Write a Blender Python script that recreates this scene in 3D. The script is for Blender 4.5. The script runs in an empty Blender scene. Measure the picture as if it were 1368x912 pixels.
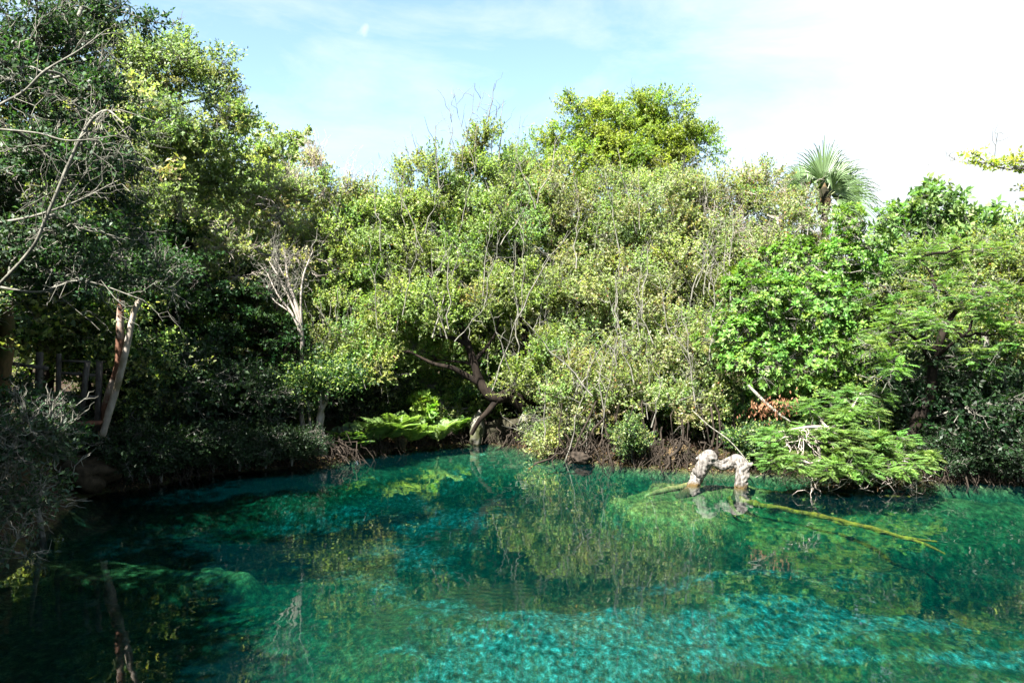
import bpy, math, random
import numpy as np

# ------------------------------------------------------------------ camera, world, sun, exposure
sc = bpy.context.scene
COL = sc.collection
PI = math.pi
F = 1074.0; CX, CY, CAMZ = 684.0, 456.0, 3.0
cam_d = bpy.data.cameras.new('camera'); cam = bpy.data.objects.new('camera', cam_d); COL.objects.link(cam)
cam.location = (0, 0, CAMZ); cam.rotation_euler = (PI/2, 0, 0)
cam_d.sensor_width = 36.0; cam_d.lens = 36.0*F/1368.0; cam_d.clip_start = 0.1; cam_d.clip_end = 3000
sc.camera = cam

SUN_AZ = math.radians(-147)      # compass direction of the sun seen from +Y, clockwise: behind and left of the camera
SUN_EL = math.radians(53)
world = bpy.data.worlds.new('World'); sc.world = world; world.use_nodes = True
nt = world.node_tree; nt.nodes.clear()
def N(nt, t, **kw):
    n = nt.nodes.new(t)
    for k, v in kw.items():
        if k in n.inputs.keys() if hasattr(n.inputs, 'keys') else False: n.inputs[k].default_value = v
        else: setattr(n, k, v)
    return n
def L(nt, a, b): nt.links.new(a, b)
out = N(nt, 'ShaderNodeOutputWorld'); bg = N(nt, 'ShaderNodeBackground'); bg.inputs['Strength'].default_value = 0.05
sky = N(nt, 'ShaderNodeTexSky'); sky.sky_type = 'NISHITA'; sky.sun_disc = False
sky.sun_elevation = SUN_EL; sky.sun_rotation = SUN_AZ
sky.air_density = 1.0; sky.dust_density = 1.2; sky.ozone_density = 1.0
tc = N(nt, 'ShaderNodeTexCoord')
nrm = N(nt, 'ShaderNodeVectorMath'); nrm.operation = 'NORMALIZE'; L(nt, tc.outputs['Generated'], nrm.inputs[0])
sep = N(nt, 'ShaderNodeSeparateXYZ'); L(nt, nrm.outputs[0], sep.inputs[0])
# thin cloud: a large bright bank to the right, thin wisps elsewhere
def mathn(op, a=None, b=None, clamp=False):
    m = N(nt, 'ShaderNodeMath'); m.operation = op; m.use_clamp = clamp
    for i, v in enumerate((a, b)):
        if v is None: continue
        if isinstance(v, (int, float)): m.inputs[i].default_value = v
        else: L(nt, v, m.inputs[i])
    return m.outputs[0]
mp = N(nt, 'ShaderNodeMapping'); mp.inputs['Scale'].default_value = (1.6, 1.6, 4.2); L(nt, nrm.outputs[0], mp.inputs[0])
nz = N(nt, 'ShaderNodeTexNoise'); nz.inputs['Scale'].default_value = 2.4; nz.inputs['Detail'].default_value = 9; nz.inputs['Roughness'].default_value = 0.62
nz.inputs['Distortion'].default_value = 0.4
L(nt, mp.outputs[0], nz.inputs['Vector'])
dotn = N(nt, 'ShaderNodeVectorMath'); dotn.operation = 'DOT_PRODUCT'; L(nt, nrm.outputs[0], dotn.inputs[0])
v = np.array([0.80, 0.55, 0.30]); v /= np.linalg.norm(v); dotn.inputs[1].default_value = tuple(v)
bank = N(nt, 'ShaderNodeMapRange'); bank.interpolation_type = 'SMOOTHSTEP'
bank.inputs['From Min'].default_value = 0.66; bank.inputs['From Max'].default_value = 0.97; L(nt, dotn.outputs['Value'], bank.inputs['Value'])
a1 = mathn('MULTIPLY_ADD', nz.outputs['Fac'], 0.9); 
_m = a1.node; _m.inputs[2].default_value = -0.38
a2 = mathn('ADD', bank.outputs[0], mathn('MULTIPLY', a1, 2.3), True)
# one small separate puff, upper left of centre
vp = np.array([(487-CX)/F, 1.0, (456-38)/F]); vp /= np.linalg.norm(vp)
dp = N(nt, 'ShaderNodeVectorMath'); dp.operation = 'DISTANCE'; L(nt, nrm.outputs[0], dp.inputs[0]); dp.inputs[1].default_value = tuple(vp)
nz2 = N(nt, 'ShaderNodeTexNoise'); nz2.inputs['Scale'].default_value = 55; nz2.inputs['Detail'].default_value = 3; L(nt, nrm.outputs[0], nz2.inputs['Vector'])
pd = mathn('ADD', dp.outputs['Value'], mathn('MULTIPLY', nz2.outputs['Fac'], 0.022))
puff = N(nt, 'ShaderNodeMapRange'); puff.interpolation_type = 'SMOOTHSTEP'; puff.inputs['From Min'].default_value = 0.023; puff.inputs['From Max'].default_value = 0.009
L(nt, pd, puff.inputs['Value'])
a3 = mathn('MAXIMUM', a2, mathn('MULTIPLY', puff.outputs[0], 0.7))
cm = N(nt, 'ShaderNodeMix'); cm.data_type = 'RGBA'; L(nt, a3, cm.inputs['Factor']); skm = N(nt, 'ShaderNodeMix'); skm.data_type = 'RGBA'; skm.blend_type = 'MULTIPLY'; skm.inputs[0].default_value = 1; skm.inputs[7].default_value = (.82, .86, .82, 1); L(nt, sky.outputs[0], skm.inputs[6]); L(nt, skm.outputs[2], cm.inputs[6])
cm.inputs[7].default_value = (2.75, 2.95, 3.1, 1)
L(nt, cm.outputs[2], bg.inputs['Color']); L(nt, bg.outputs[0], out.inputs['Surface'])

sd = bpy.data.lights.new('sun', 'SUN'); sd.energy = 5.0; sd.angle = math.radians(0.6); sd.color = (1.0, 0.955, 0.88)
sun = bpy.data.objects.new('sun', sd); COL.objects.link(sun)
SDIR = np.array([math.sin(SUN_AZ)*math.cos(SUN_EL), math.cos(SUN_AZ)*math.cos(SUN_EL), math.sin(SUN_EL)])
from mathutils import Vector
sun.rotation_euler = Vector(tuple(-SDIR)).to_track_quat('-Z', 'Y').to_euler()
sc.view_settings.view_transform = 'Standard'; sc.view_settings.look = 'None'; sc.view_settings.gamma = 1
sc.view_settings.use_curve_mapping = False
sc.view_settings.exposure = 3.1
sc.render.engine = 'CYCLES'
cy = sc.cycles
cy.max_bounces = 7; cy.diffuse_bounces = 3; cy.glossy_bounces = 2; cy.transmission_bounces = 3; cy.transparent_max_bounces = 8; cy.volume_bounces = 0
cy.caustics_reflective = False; cy.caustics_refractive = False; cy.use_denoising = True
cy.sample_clamp_indirect = 6.0

# ------------------------------------------------------------------ helpers
def W(px, py, D): return np.array([(px-CX)/F*D, D, CAMZ+(CY-py)/F*D])
def unit(a): return a/np.maximum(np.linalg.norm(a, axis=-1, keepdims=True), 1e-9)
def tag(o, label=None, cat=None, group=None, kind=None):
    if label: o['label'] = label
    if cat: o['category'] = cat
    if group: o['group'] = group
    if kind: o['kind'] = kind
    return o
def empty(name, loc, label, cat, group=None):
    o = bpy.data.objects.new(name, None); o.empty_display_size = 0.3; COL.objects.link(o); o.location = tuple(loc)
    return tag(o, label, cat, group)
_lat = np.random.RandomState(5).rand(256, 256)
def vnoise(x, y, s=0):
    x = np.asarray(x, float)+s*17.31; y = np.asarray(y, float)+s*9.73
    i = np.floor(x).astype(int); j = np.floor(y).astype(int); u = x-i; w = y-j
    u = u*u*(3-2*u); w = w*w*(3-2*w)
    g = lambda a, b: _lat[a % 256, b % 256]
    return (g(i, j)*(1-u)+g(i+1, j)*u)*(1-w)+(g(i, j+1)*(1-u)+g(i+1, j+1)*u)*w
def fbm(x, y, o=4, s=0):
    r = 0; a = .5
    for k in range(o): r = r+a*vnoise(x*2**k, y*2**k, s+k*3); a *= .5
    return r/(1-.5**o)
def sst(a, b, x): t = np.clip((x-a)/(b-a), 0, 1); return t*t*(3-2*t)

class MB:
    """collects quads (as numpy blocks) and links them as one mesh object"""
    def __init__(s): s.V = []; s.Fq = []; s.C = []; s.n = 0
    def add(s, V, Fq, C=None):
        V = np.asarray(V, float).reshape(-1, 3); Fq = np.asarray(Fq).reshape(-1, 4)
        s.V.append(V); s.Fq.append(Fq+s.n); s.n += len(V)
        if C is None: C = np.ones((len(Fq), 3))*0.5
        C = np.broadcast_to(C, (len(Fq), 3)); s.C.append(C)
    def build(s, name, mat, parent=None, smooth=False, origin=None):
        V = np.concatenate(s.V); Fq = np.concatenate(s.Fq); C = np.concatenate(s.C)
        if origin is None and parent is not None: origin = parent.location
        if origin is not None: V = V-np.array(tuple(origin))
        me = bpy.data.meshes.new(name)
        me.vertices.add(len(V)); me.vertices.foreach_set('co', V.astype(np.float32).ravel())
        me.loops.add(len(Fq)*4); me.loops.foreach_set('vertex_index', Fq.astype(np.int32).ravel())
        me.polygons.add(len(Fq)); me.polygons.foreach_set('loop_start', np.arange(0, len(Fq)*4, 4, dtype=np.int32))
        me.update(calc_edges=True)
        if smooth: me.polygons.foreach_set('use_smooth', np.ones(len(Fq), bool))
        at = me.attributes.new('tint', 'FLOAT_COLOR', 'FACE')
        c4 = np.ones((len(Fq), 4), np.float32); c4[:, :3] = C; at.data.foreach_set('color', c4.ravel())
        me.materials.append(mat)
        o = bpy.data.objects.new(name, me); COL.objects.link(o)
        if parent is not None: o.parent = parent
        elif origin is not None: o.location = tuple(origin)
        return o

def tubes(P, R, S=4):
    """P (n,k,3) paths, R (n,k) radii -> verts, quads"""
    P = np.asarray(P, float); R = np.asarray(R, float); n, k, _ = P.shape
    T = np.empty_like(P); T[:, 1:-1] = P[:, 2:]-P[:, :-2]; T[:, 0] = P[:, 1]-P[:, 0]; T[:, -1] = P[:, -1]-P[:, -2]
    T = unit(T); m = unit(P[:, -1]-P[:, 0])
    ref = np.where(np.abs(m[:, 2:3]) > .8, np.array([[1., .1, 0]]), np.array([[0, .1, 1.]]))[:, None, :]
    A = unit(np.cross(T, ref)); B = np.cross(T, A)
    th = np.arange(S)*2*PI/S
    V = P[:, :, None, :]+R[:, :, None, None]*(A[:, :, None, :]*np.cos(th)[None, None, :, None]+B[:, :, None, :]*np.sin(th)[None, None, :, None])
    idx = np.arange(n*k*S).reshape(n, k, S); nx = np.roll(idx, -1, axis=2)
    Q = np.stack([idx[:, :-1], nx[:, :-1], nx[:, 1:], idx[:, 1:]], -1).reshape(-1, 4)
    return V.reshape(-1, 3), Q
def wig(a, b, K, jit, rs, arch=0.0):
    a = np.atleast_2d(a); b = np.atleast_2d(b); t = np.linspace(0, 1, K)[None, :, None]
    ln = np.linalg.norm(b-a, axis=1)[:, None, None]
    r = rs.randn(len(a), K, 3)*jit*ln*np.minimum(1, np.sin(PI*t)*1.6)
    P = a[:, None]+(b-a)[:, None]*t+r
    P[:, :, 2] += (arch*ln*np.sin(PI*t))[:, :, 0]
    return P
def smooth_path(pts, sub=6):
    """Catmull-Rom through pts (n,4: xyz r)"""
    p = np.asarray(pts, float); p = np.vstack([2*p[0]-p[1], p, 2*p[-1]-p[-2]]); outp = []
    for i in range(1, len(p)-2):
        for t in np.arange(sub)/sub:
            outp.append(.5*((2*p[i])+(-p[i-1]+p[i+1])*t+(2*p[i-1]-5*p[i]+4*p[i+1]-p[i+2])*t*t+(-p[i-1]+3*p[i]-3*p[i+1]+p[i+2])*t**3))
    outp.append(p[-2]); outp = np.array(outp); outp[:, 3] = np.maximum(outp[:, 3], .002); return outp
def gnarl(mb, pts, S=14, sub=8, amp=.12, fr=3.0, seed=0, C=None, rough=0):
    """tube with uneven knotty surface; pts rows x,y,z,r"""
    q = smooth_path(pts, sub); V, Q = tubes(q[None, :, :3], q[None, :, 3], S)
    k = len(q); th = np.tile(np.arange(S)*2*PI/S, k); s = np.repeat(np.r_[0, np.cumsum(np.linalg.norm(np.diff(q[:, :3], axis=0), axis=1))], S)
    nz_ = fbm(np.cos(th)*1.3+seed*3+s*fr*.35, np.sin(th)*1.3+s*fr, 4, seed)-.5
    cen = np.repeat(q[:, :3], S, 0); V = cen+(V-cen)*(1+nz_[:, None]*amp*4)
    if rough: V = V+(V-cen)*(((vnoise(np.cos(th)*4+9, np.sin(th)*4+s*5, 8)-.5)*.5+(vnoise(th*2.6, s*22, 3)-.5)*.35)*rough)[:, None]
    mb.add(V, Q, C)
    # caps
    for e in (0, k-1):
        c = len(V) if e == 0 else len(V)+1
    capV = np.vstack([q[0, :3], q[-1, :3]]); base = 0
    ring0 = V[:S]; ring1 = V[-S:]
    for ring, c in ((ring0, capV[0]), (ring1, capV[1])):
        vv = np.vstack([ring, c[None]]); i = np.arange(0, S, 2); qd = np.stack([i, (i+1) % S, (i+2) % S, np.full(len(i), S)], -1)
        mb.add(vv, qd, C)

def leaf_quads(mb, pos, d, nn, Ln, Wd, C, fold=.25):
    """folded diamond leaves: pos base, d direction, nn normal; arrays"""
    d = unit(d); s = unit(np.cross(d, nn)); n2 = np.cross(s, d)
    Ln = np.asarray(Ln)[:, None]; Wd = np.asarray(Wd)[:, None]
    b = pos; t = pos+d*Ln-n2*Ln*.12
    mid = pos+d*Ln*.48
    l = mid+s*Wd*.5+n2*Wd*fold; r = mid-s*Wd*.5+n2*Wd*fold
    V = np.stack([b, r, t, l], 1).reshape(-1, 3); Q = np.arange(len(pos)*4).reshape(-1, 4)
    mb.add(V, Q, C)

def colors(pal, n, rs, var=.22):
    pal = np.asarray(pal); i = rs.randint(0, len(pal), n); c = pal[i]*(1+var*rs.randn(n, 1).clip(-2, 2)); return np.clip(c, .004, .9)

# ------------------------------------------------------------------ materials
def mat(name):
    m = bpy.data.materials.new(name); m.use_nodes = True; m.node_tree.nodes.clear(); return m, m.node_tree
def leaf_mat(name, rough=.42, trans=.34, spec=.5, tsat=(1.25, 1.35, .55)):
    m, t = mat(name); o = N(t, 'ShaderNodeOutputMaterial'); at = N(t, 'ShaderNodeAttribute'); at.attribute_name = 'tint'
    p = N(t, 'ShaderNodeBsdfPrincipled'); L(t, at.outputs['Color'], p.inputs['Base Color']); p.inputs['Roughness'].default_value = rough
    p.inputs['Specular IOR Level'].default_value = spec
    tr = N(t, 'ShaderNodeBsdfTranslucent'); mx = N(t, 'ShaderNodeMix'); mx.data_type = 'RGBA'; mx.blend_type = 'MULTIPLY'; mx.inputs[0].default_value = 1
    L(t, at.outputs['Color'], mx.inputs[6]); mx.inputs[7].default_value = (*tsat, 1); L(t, mx.outputs[2], tr.inputs['Color'])
    ms = N(t, 'ShaderNodeMixShader'); ms.inputs[0].default_value = trans; L(t, p.outputs[0], ms.inputs[1]); L(t, tr.outputs[0], ms.inputs[2])
    L(t, ms.outputs[0], o.inputs['Surface']); return m
def bark_mat(name, c1, c2, scale=6, rough=.9, bump=.4, c3=None, stretch=.35):
    m, t = mat(name); o = N(t, 'ShaderNodeOutputMaterial'); p = N(t, 'ShaderNodeBsdfPrincipled'); p.inputs['Roughness'].default_value = rough
    p.inputs['Specular IOR Level'].default_value = .1
    tc = N(t, 'ShaderNodeTexCoord'); mp = N(t, 'ShaderNodeMapping'); mp.inputs['Scale'].default_value = (1, 1, stretch); L(t, tc.outputs['Object'], mp.inputs[0])
    n1 = N(t, 'ShaderNodeTexNoise'); n1.inputs['Scale'].default_value = scale; n1.inputs['Detail'].default_value = 8; n1.inputs['Roughness'].default_value = .65; L(t, mp.outputs[0], n1.inputs['Vector'])
    r = N(t, 'ShaderNodeValToRGB'); r.color_ramp.elements[0].position = .36; r.color_ramp.elements[0].color = (*c1, 1); r.color_ramp.elements[1].position = .64; r.color_ramp.elements[1].color = (*c2, 1)
    L(t, n1.outputs['Fac'], r.inputs[0]); col = r.outputs[0]
    if c3:
        n2 = N(t, 'ShaderNodeTexNoise'); n2.inputs['Scale'].default_value = scale*.35; n2.inputs['Detail'].default_value = 4; L(t, tc.outputs['Object'], n2.inputs['Vector'])
        r2 = N(t, 'ShaderNodeValToRGB'); r2.color_ramp.elements[0].position = .5; r2.color_ramp.elements[1].position = .6; L(t, n2.outputs['Fac'], r2.inputs[0])
        mx = N(t, 'ShaderNodeMix'); mx.data_type = 'RGBA'; L(t, r2.outputs[0], mx.inputs[0]); L(t, col, mx.inputs[6]); mx.inputs[7].default_value = (*c3, 1); col = mx.outputs[2]
    L(t, col, p.inputs['Base Color'])
    b = N(t, 'ShaderNodeBump'); b.inputs['Strength'].default_value = bump; b.inputs['Distance'].default_value = .03; L(t, n1.outputs['Fac'], b.inputs['Height']); L(t, b.outputs[0], p.inputs['Normal'])
    L(t, p.outputs[0], o.inputs['Surface']); return m

M_leaf = leaf_mat('leaf_satin', .55, .5, .4); M_gloss = leaf_mat('leaf_glossy', .5, .38, .25); M_feather = leaf_mat('leaf_feathery', .55, .42, .3)
M_palm = leaf_mat('palm_leaf', .38, .25, .5, (1.1, 1.2, .7)); M_fine = leaf_mat('leaf_fine', .5, .55, .4)
M_dead = leaf_mat('dry_leaf', .7, .3, .2, (1.2, 1, .7))
M_dark = bark_mat('dark_bark', (.004, .003, .0025), (.015, .011, .008), 9)  # dark bark taken near black: canopy shade on the central trunk is put in
M_grey = bark_mat('grey_bark', (.05, .049, .040), (.145, .14, .118), 10)
M_pale = bark_mat('pale_twig', (.14, .12, .10), (.33, .29, .255), 8)
M_gumbo = bark_mat('peeling_red_bark', (.045, .022, .015), (.135, .07, .045), 7, .6, .5, (.22, .18, .15))
M_smooth = bark_mat('smooth_pale_bark', (.12, .10, .08), (.27, .235, .20), 6, .7, .4, (.10, .085, .05))
M_drift = bark_mat('weathered_wood', (.03, .027, .024), (.16, .148, .135), 22, .9, 1.0, None, .16)
def wet_below(m, col):
    t = m.node_tree; p = [n for n in t.nodes if n.type == 'BSDF_PRINCIPLED'][0]; src = p.inputs['Base Color'].links[0].from_socket
    g = N(t, 'ShaderNodeNewGeometry'); sp = N(t, 'ShaderNodeSeparateXYZ'); L(t, g.outputs['Position'], sp.inputs[0])
    nz_ = N(t, 'ShaderNodeTexNoise'); nz_.inputs['Scale'].default_value = 14; L(t, g.outputs['Position'], nz_.inputs['Vector'])
    ad = N(t, 'ShaderNodeMath'); ad.operation = 'MULTIPLY_ADD'; L(t, nz_.outputs['Fac'], ad.inputs[0]); ad.inputs[1].default_value = -.12; L(t, sp.outputs['Z'], ad.inputs[2])
    mr = N(t, 'ShaderNodeMapRange'); mr.inputs['From Min'].default_value = -.05; mr.inputs['From Max'].default_value = .03; L(t, ad.outputs[0], mr.inputs['Value'])
    mx = N(t, 'ShaderNodeMix'); mx.data_type = 'RGBA'; L(t, mr.outputs[0], mx.inputs[0]); mx.inputs[6].default_value = (*col, 1); L(t, src, mx.inputs[7]); L(t, mx.outputs[2], p.inputs['Base Color'])
M_wood = bark_mat('grey_timber', (.02, .018, .017), (.075, .068, .062), 14, .85, .3)
M_plank = bark_mat('red_timber', (.04, .018, .012), (.11, .05, .032), 10, .8, .3)
M_sub = bark_mat('algae_wood', (.06, .028, .003), (.24, .115, .01), 9, .9, .6)
M_rock = bark_mat('limestone', (.05, .048, .036), (.15, .145, .125), 5, .9, .8, (.05, .055, .025), 1)
M_ochre = bark_mat('ochre_rock', (.02, .015, .008), (.09, .062, .03), 6, .9, .9, (.015, .014, .008), 1)
M_root = bark_mat('root', (.008, .0065, .005), (.032, .025, .019), 10, .9, .4)
wet_below(M_drift, (.045, .030, .010)); wet_below(M_rock, (.03, .03, .012)); wet_below(M_ochre, (.03, .024, .01))

# ------------------------------------------------------------------ shore, ground, pool
shore_px = [(130, 660), (200, 650), (300, 630), (400, 624), (450, 618), (480, 610), (520, 603), (580, 597), (640, 592), (690, 597), (720, 606), (770, 616), (830, 622), (900, 628), (960, 630), (1040, 634), (1120, 640), (1250, 645), (1368, 648)]
shore = [(( x-CX)/F*(CAMZ*F/(y-CY)), CAMZ*F/(y-CY)) for x, y in shore_px]
shore += [(13, 15.5), (14.5, 12), (14.5, 8), (12, 4), (8, 2.2), (3, 1.8), (-2, 2), (-3.6, 3.4), (-4.8, 6), (-6.0, 8.5), (-7.0, 11), (-7.6, 13.5)]
shore = np.array(shore)
def shore_sd(x, y):
    """signed distance, positive inside the pool"""
    x = np.asarray(x, float); y = np.asarray(y, float); d = np.full(x.shape, 1e9); ins = np.zeros(x.shape, bool)
    n = len(shore)
    for i in range(n):
        a = shore[i]; b = shore[(i+1) % n]; ab = b-a; t = np.clip(((x-a[0])*ab[0]+(y-a[1])*ab[1])/(ab@ab), 0, 1)
        d = np.minimum(d, np.hypot(x-a[0]-ab[0]*t, y-a[1]-ab[1]*t))
        c = ((a[1] > y) != (b[1] > y)); xi = (b[0]-a[0])*(y-a[1])/((b[1]-a[1]) if b[1] != a[1] else 1e-9)+a[0]
        ins ^= c & (x < xi)
    return np.where(ins, d, -d)
def ell(x, y, cx, cy, rx, ry, soft=.35, wob=.5, s=0, rot=0.0):
    dx = x-cx; dy = y-cy; c, sn = math.cos(rot), math.sin(rot); u = (dx*c+dy*sn)/rx; v_ = (-dx*sn+dy*c)/ry
    r = np.hypot(u, v_)+(fbm(x*.9, y*.9, 4, s+40)-.5)*wob
    return 1-sst(1-soft, 1+soft, r)
def bed_z(x, y):
    """bed level; depths as the eye takes them through the water"""
    z = -.82-.10*(fbm(x*.3, y*.3, 3, 3)-.5)*2
    z = z+.10*ell(x, y, 1.2, 10.1, 3.0, 2.0, .8, 1.4, 1)
    z = z+.10*ell(x, y, 6.0, 9.8, 3.2, 1.9, .8, 1.4, 2)
    z = z+.12*ell(x, y, -3.4, 8.6, 3.2, 2.6, .5, .9, 7)
    z = z-.30*ell(x, y, .9, 13.6, 1.9, 2.3, .5, .7, 4)
    z = z-.30*ell(x, y, 7.6, 11.9, 2.2, .9, .4, .7, 9)
    z = z-.2*ell(x, y, -5, 15.5, 3.4, 1.9, .5, .5, 11)
    m = ell(x, y, 4.1, 16.1, 2.5, 1.6, .07, .6, 5, -.05); z = z*(1-m)+m*(-.15-.12*fbm(x*.8, y*.8, 2, 6))   # ledge under the driftwood
    m = ell(x, y, 7.4, 15.3, 3.6, 1.5, .2, .6, 15, -.05); z = z*(1-m)+m*(-.42-.2*fbm(x*.8, y*.8, 2, 6))
    m = ell(x, y, -5.3, 11.7, 1.6, .5, .15, .6, 12, .1); z = z*(1-m)+m*(-.36-.14*fbm(x, y, 2, 6))          # weedy mound by the left bank
    m = ell(x, y, -.3, 21.6, 2.2, 1.8, .3, .5, 13); z = z*(1-m)+m*(-.35)
    r = fbm(x*2.2, y*2.2, 4, 21)-.5
    rock = sst(.50, .60, vnoise(x*2.6, y*2.6, 31))*vnoise(x*1.1, y*1.1, 33)
    return z+r*.09+rock*.05
def ground_z(x, y):
    s = shore_sd(x, y)+(fbm(x*1.1, y*1.1, 3, 50)-.5)*.55
    hb = .22+.6*sst(-4.5, -7, x)+.08*sst(4, 9, x); hb = np.where(y < 4, 1.25, hb)
    o = -s
    land = hb*sst(-.05, .9, o)+.25*sst(1, 6, o)+(fbm(x*.8, y*.8, 4, 60)-.5)*.5*sst(0, 1.5, o)+1.2*sst(10, 60, o)
    water_ = bed_z(x, y)*(.35*sst(0, .35, s)+.65*sst(0, 2.6, s))
    return np.where(s > 0, np.minimum(water_, -.02-0*s), np.maximum(land, .0)+.012)
def axis_pts(lo, hi, st, far):
    a = np.arange(lo, hi+1e-6, st); e = []; v_ = st
    d = 0
    while d < far: v_ *= 1.16; d += v_; e.append(d)
    e = np.array(e); return np.r_[(lo-e)[::-1], a, hi+e]
gx = axis_pts(-11, 15, .085, 500); gy = axis_pts(1, 24.5, .085, 500)
GX, GY = np.meshgrid(gx, gy); GZ = ground_z(GX, GY)
idx = np.arange(GX.size).reshape(GX.shape)
Q = np.stack([idx[:-1, :-1], idx[:-1, 1:], idx[1:, 1:], idx[1:, :-1]], -1).reshape(-1, 4)

def ground_material():
    m, t = mat('ground_and_pool_bed'); o = N(t, 'ShaderNodeOutputMaterial'); p = N(t, 'ShaderNodeBsdfPrincipled'); p.inputs['Roughness'].default_value = .95; p.inputs['Specular IOR Level'].default_value = .1
    g = N(t, 'ShaderNodeNewGeometry'); sp = N(t, 'ShaderNodeSeparateXYZ'); L(t, g.outputs['Position'], sp.inputs[0])
    def noise(scale, det=6, rough=.6, dist=0):
        n = N(t, 'ShaderNodeTexNoise'); n.inputs['Scale'].default_value = scale; n.inputs['Detail'].default_value = det; n.inputs['Roughness'].default_value = rough; n.inputs['Distortion'].default_value = dist
        L(t, g.outputs['Position'], n.inputs['Vector']); return n
    def ramp(fac, *st):
        r = N(t, 'ShaderNodeValToRGB'); e = r.color_ramp.elements
        while len(e) < len(st): e.new(.5)
        for el, (ps, c) in zip(e, st): el.position = ps; el.color = (*c, 1)
        L(t, fac, r.inputs[0]); return r.outputs[0]
    def mix(f, a, b, bt='MIX'):
        x = N(t, 'ShaderNodeMix'); x.data_type = 'RGBA'; x.blend_type = bt
        for s_, i in ((f, 0), (a, 6), (b, 7)):
            if isinstance(s_, (int, float)): x.inputs[i].default_value = s_
            elif isinstance(s_, tuple): x.inputs[i].default_value = (*s_, 1)
            else: L(t, s_, x.inputs[i])
        return x.outputs[2]
    # bed: pale marl sand, algae felt, stones
    at = N(t, 'ShaderNodeAttribute'); at.attribute_name = 'sand'
    bmp = N(t, 'ShaderNodeMapping'); bmp.inputs['Scale'].default_value = (1.15, .55, 1.0); L(t, g.outputs['Position'], bmp.inputs[0])
    n_s = noise(1.9, 9, .68, .1); n_f = noise(9, 9, .78, 0); L(t, bmp.outputs[0], n_f.inputs['Vector']); n_ff = noise(30, 5, .8)
    vo = N(t, 'ShaderNodeTexVoronoi'); vo.inputs['Scale'].default_value = 9.0; vo.inputs['Randomness'].default_value = 1; vo.feature = 'F1'
    vm = N(t, 'ShaderNodeVectorMath'); vm.operation = 'ADD'; L(t, g.outputs['Position'], vm.inputs[0]); L(t, n_s.outputs['Color'], vm.inputs[1]); L(t, vm.outputs[0], vo.inputs['Vector'])
    sand = ramp(n_f.outputs['Fac'], (.37, (.012, .02, .012)), (.45, (.06, .075, .05)), (.55, (.19, .205, .16)), (.66, (.58, .58, .51)))
    sand = mix(.45, sand, ramp(vo.outputs['Distance'], (.1, (1, 1, 1)), (.65, (.22, .26, .22))), 'MULTIPLY')
    alg = ramp(n_f.outputs['Fac'], (.32, (.006, .010, .004)), (.50, (.035, .045, .018)), (.64, (.12, .135, .055)), (.78, (.28, .28, .13)))
    alg = mix(.5, alg, ramp(n_ff.outputs['Fac'], (.38, (.15, .18, .14)), (.62, (1.5, 1.5, 1.4))), 'MULTIPLY')
    ms = N(t, 'ShaderNodeMath'); ms.operation = 'MULTIPLY_ADD'; L(t, n_s.outputs['Fac'], ms.inputs[0]); ms.inputs[1].default_value = 2.6
    m2 = N(t, 'ShaderNodeMath'); m2.operation = 'MULTIPLY_ADD'; L(t, at.outputs['Fac'], m2.inputs[0]); m2.inputs[1].default_value = 1.5; m2.inputs[2].default_value = -2.15
    L(t, m2.outputs[0], ms.inputs[2]); m3 = N(t, 'ShaderNodeMath'); m3.operation = 'MULTIPLY_ADD'; m3.use_clamp = True; L(t, n_f.outputs['Fac'], m3.inputs[0]); m3.inputs[1].default_value = 1.9; L(t, ms.outputs[0], m3.inputs[2])
    bed = mix(m3.outputs[0], alg, sand)
    at2 = N(t, 'ShaderNodeAttribute'); at2.attribute_name = 'shelf'
    bed = mix(at2.outputs['Fac'], bed, ramp(n_f.outputs['Fac'], (.36, (.008, .008, .003)), (.47, (.08, .058, .014)), (.58, (.17, .125, .032)), (.74, (.36, .29, .12))))
    # land: dark leaf litter over brown soil
    v2 = N(t, 'ShaderNodeTexVoronoi'); v2.inputs['Scale'].default_value = 16; L(t, g.outputs['Position'], v2.inputs['Vector'])
    soil = ramp(n_f.outputs['Fac'], (.3, (.006, .0045, .003)), (.6, (.022, .016, .010)), (.8, (.06, .042, .026)))
    soil = mix(.4, soil, mix(.6, (.05, .032, .018), v2.outputs['Color'], 'MULTIPLY'))
    soil = mix(ramp(n_s.outputs['Fac'], (.5, (0, 0, 0)), (.6, (.75, .75, .75))), soil, (.035, .045, .012))
    mr = N(t, 'ShaderNodeMapRange'); mr.inputs['From Min'].default_value = -.06; mr.inputs['From Max'].default_value = .05; L(t, sp.outputs['Z'], mr.inputs['Value'])
    L(t, mix(mr.outputs[0], bed, soil), p.inputs['Base Color'])
    b = N(t, 'ShaderNodeBump'); b.inputs['Strength'].default_value = .8; b.inputs['Distance'].default_value = .06; L(t, n_f.outputs['Fac'], b.inputs['Height']); L(t, b.outputs[0], p.inputs['Normal'])
    L(t, p.outputs[0], o.inputs['Surface']); return m
gmb = MB(); gmb.add(np.stack([GX, GY, GZ], -1), Q)
ground = gmb.build('ground', ground_material(), smooth=True); tag(ground, kind='structure')
SD = shore_sd(GX, GY)
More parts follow.
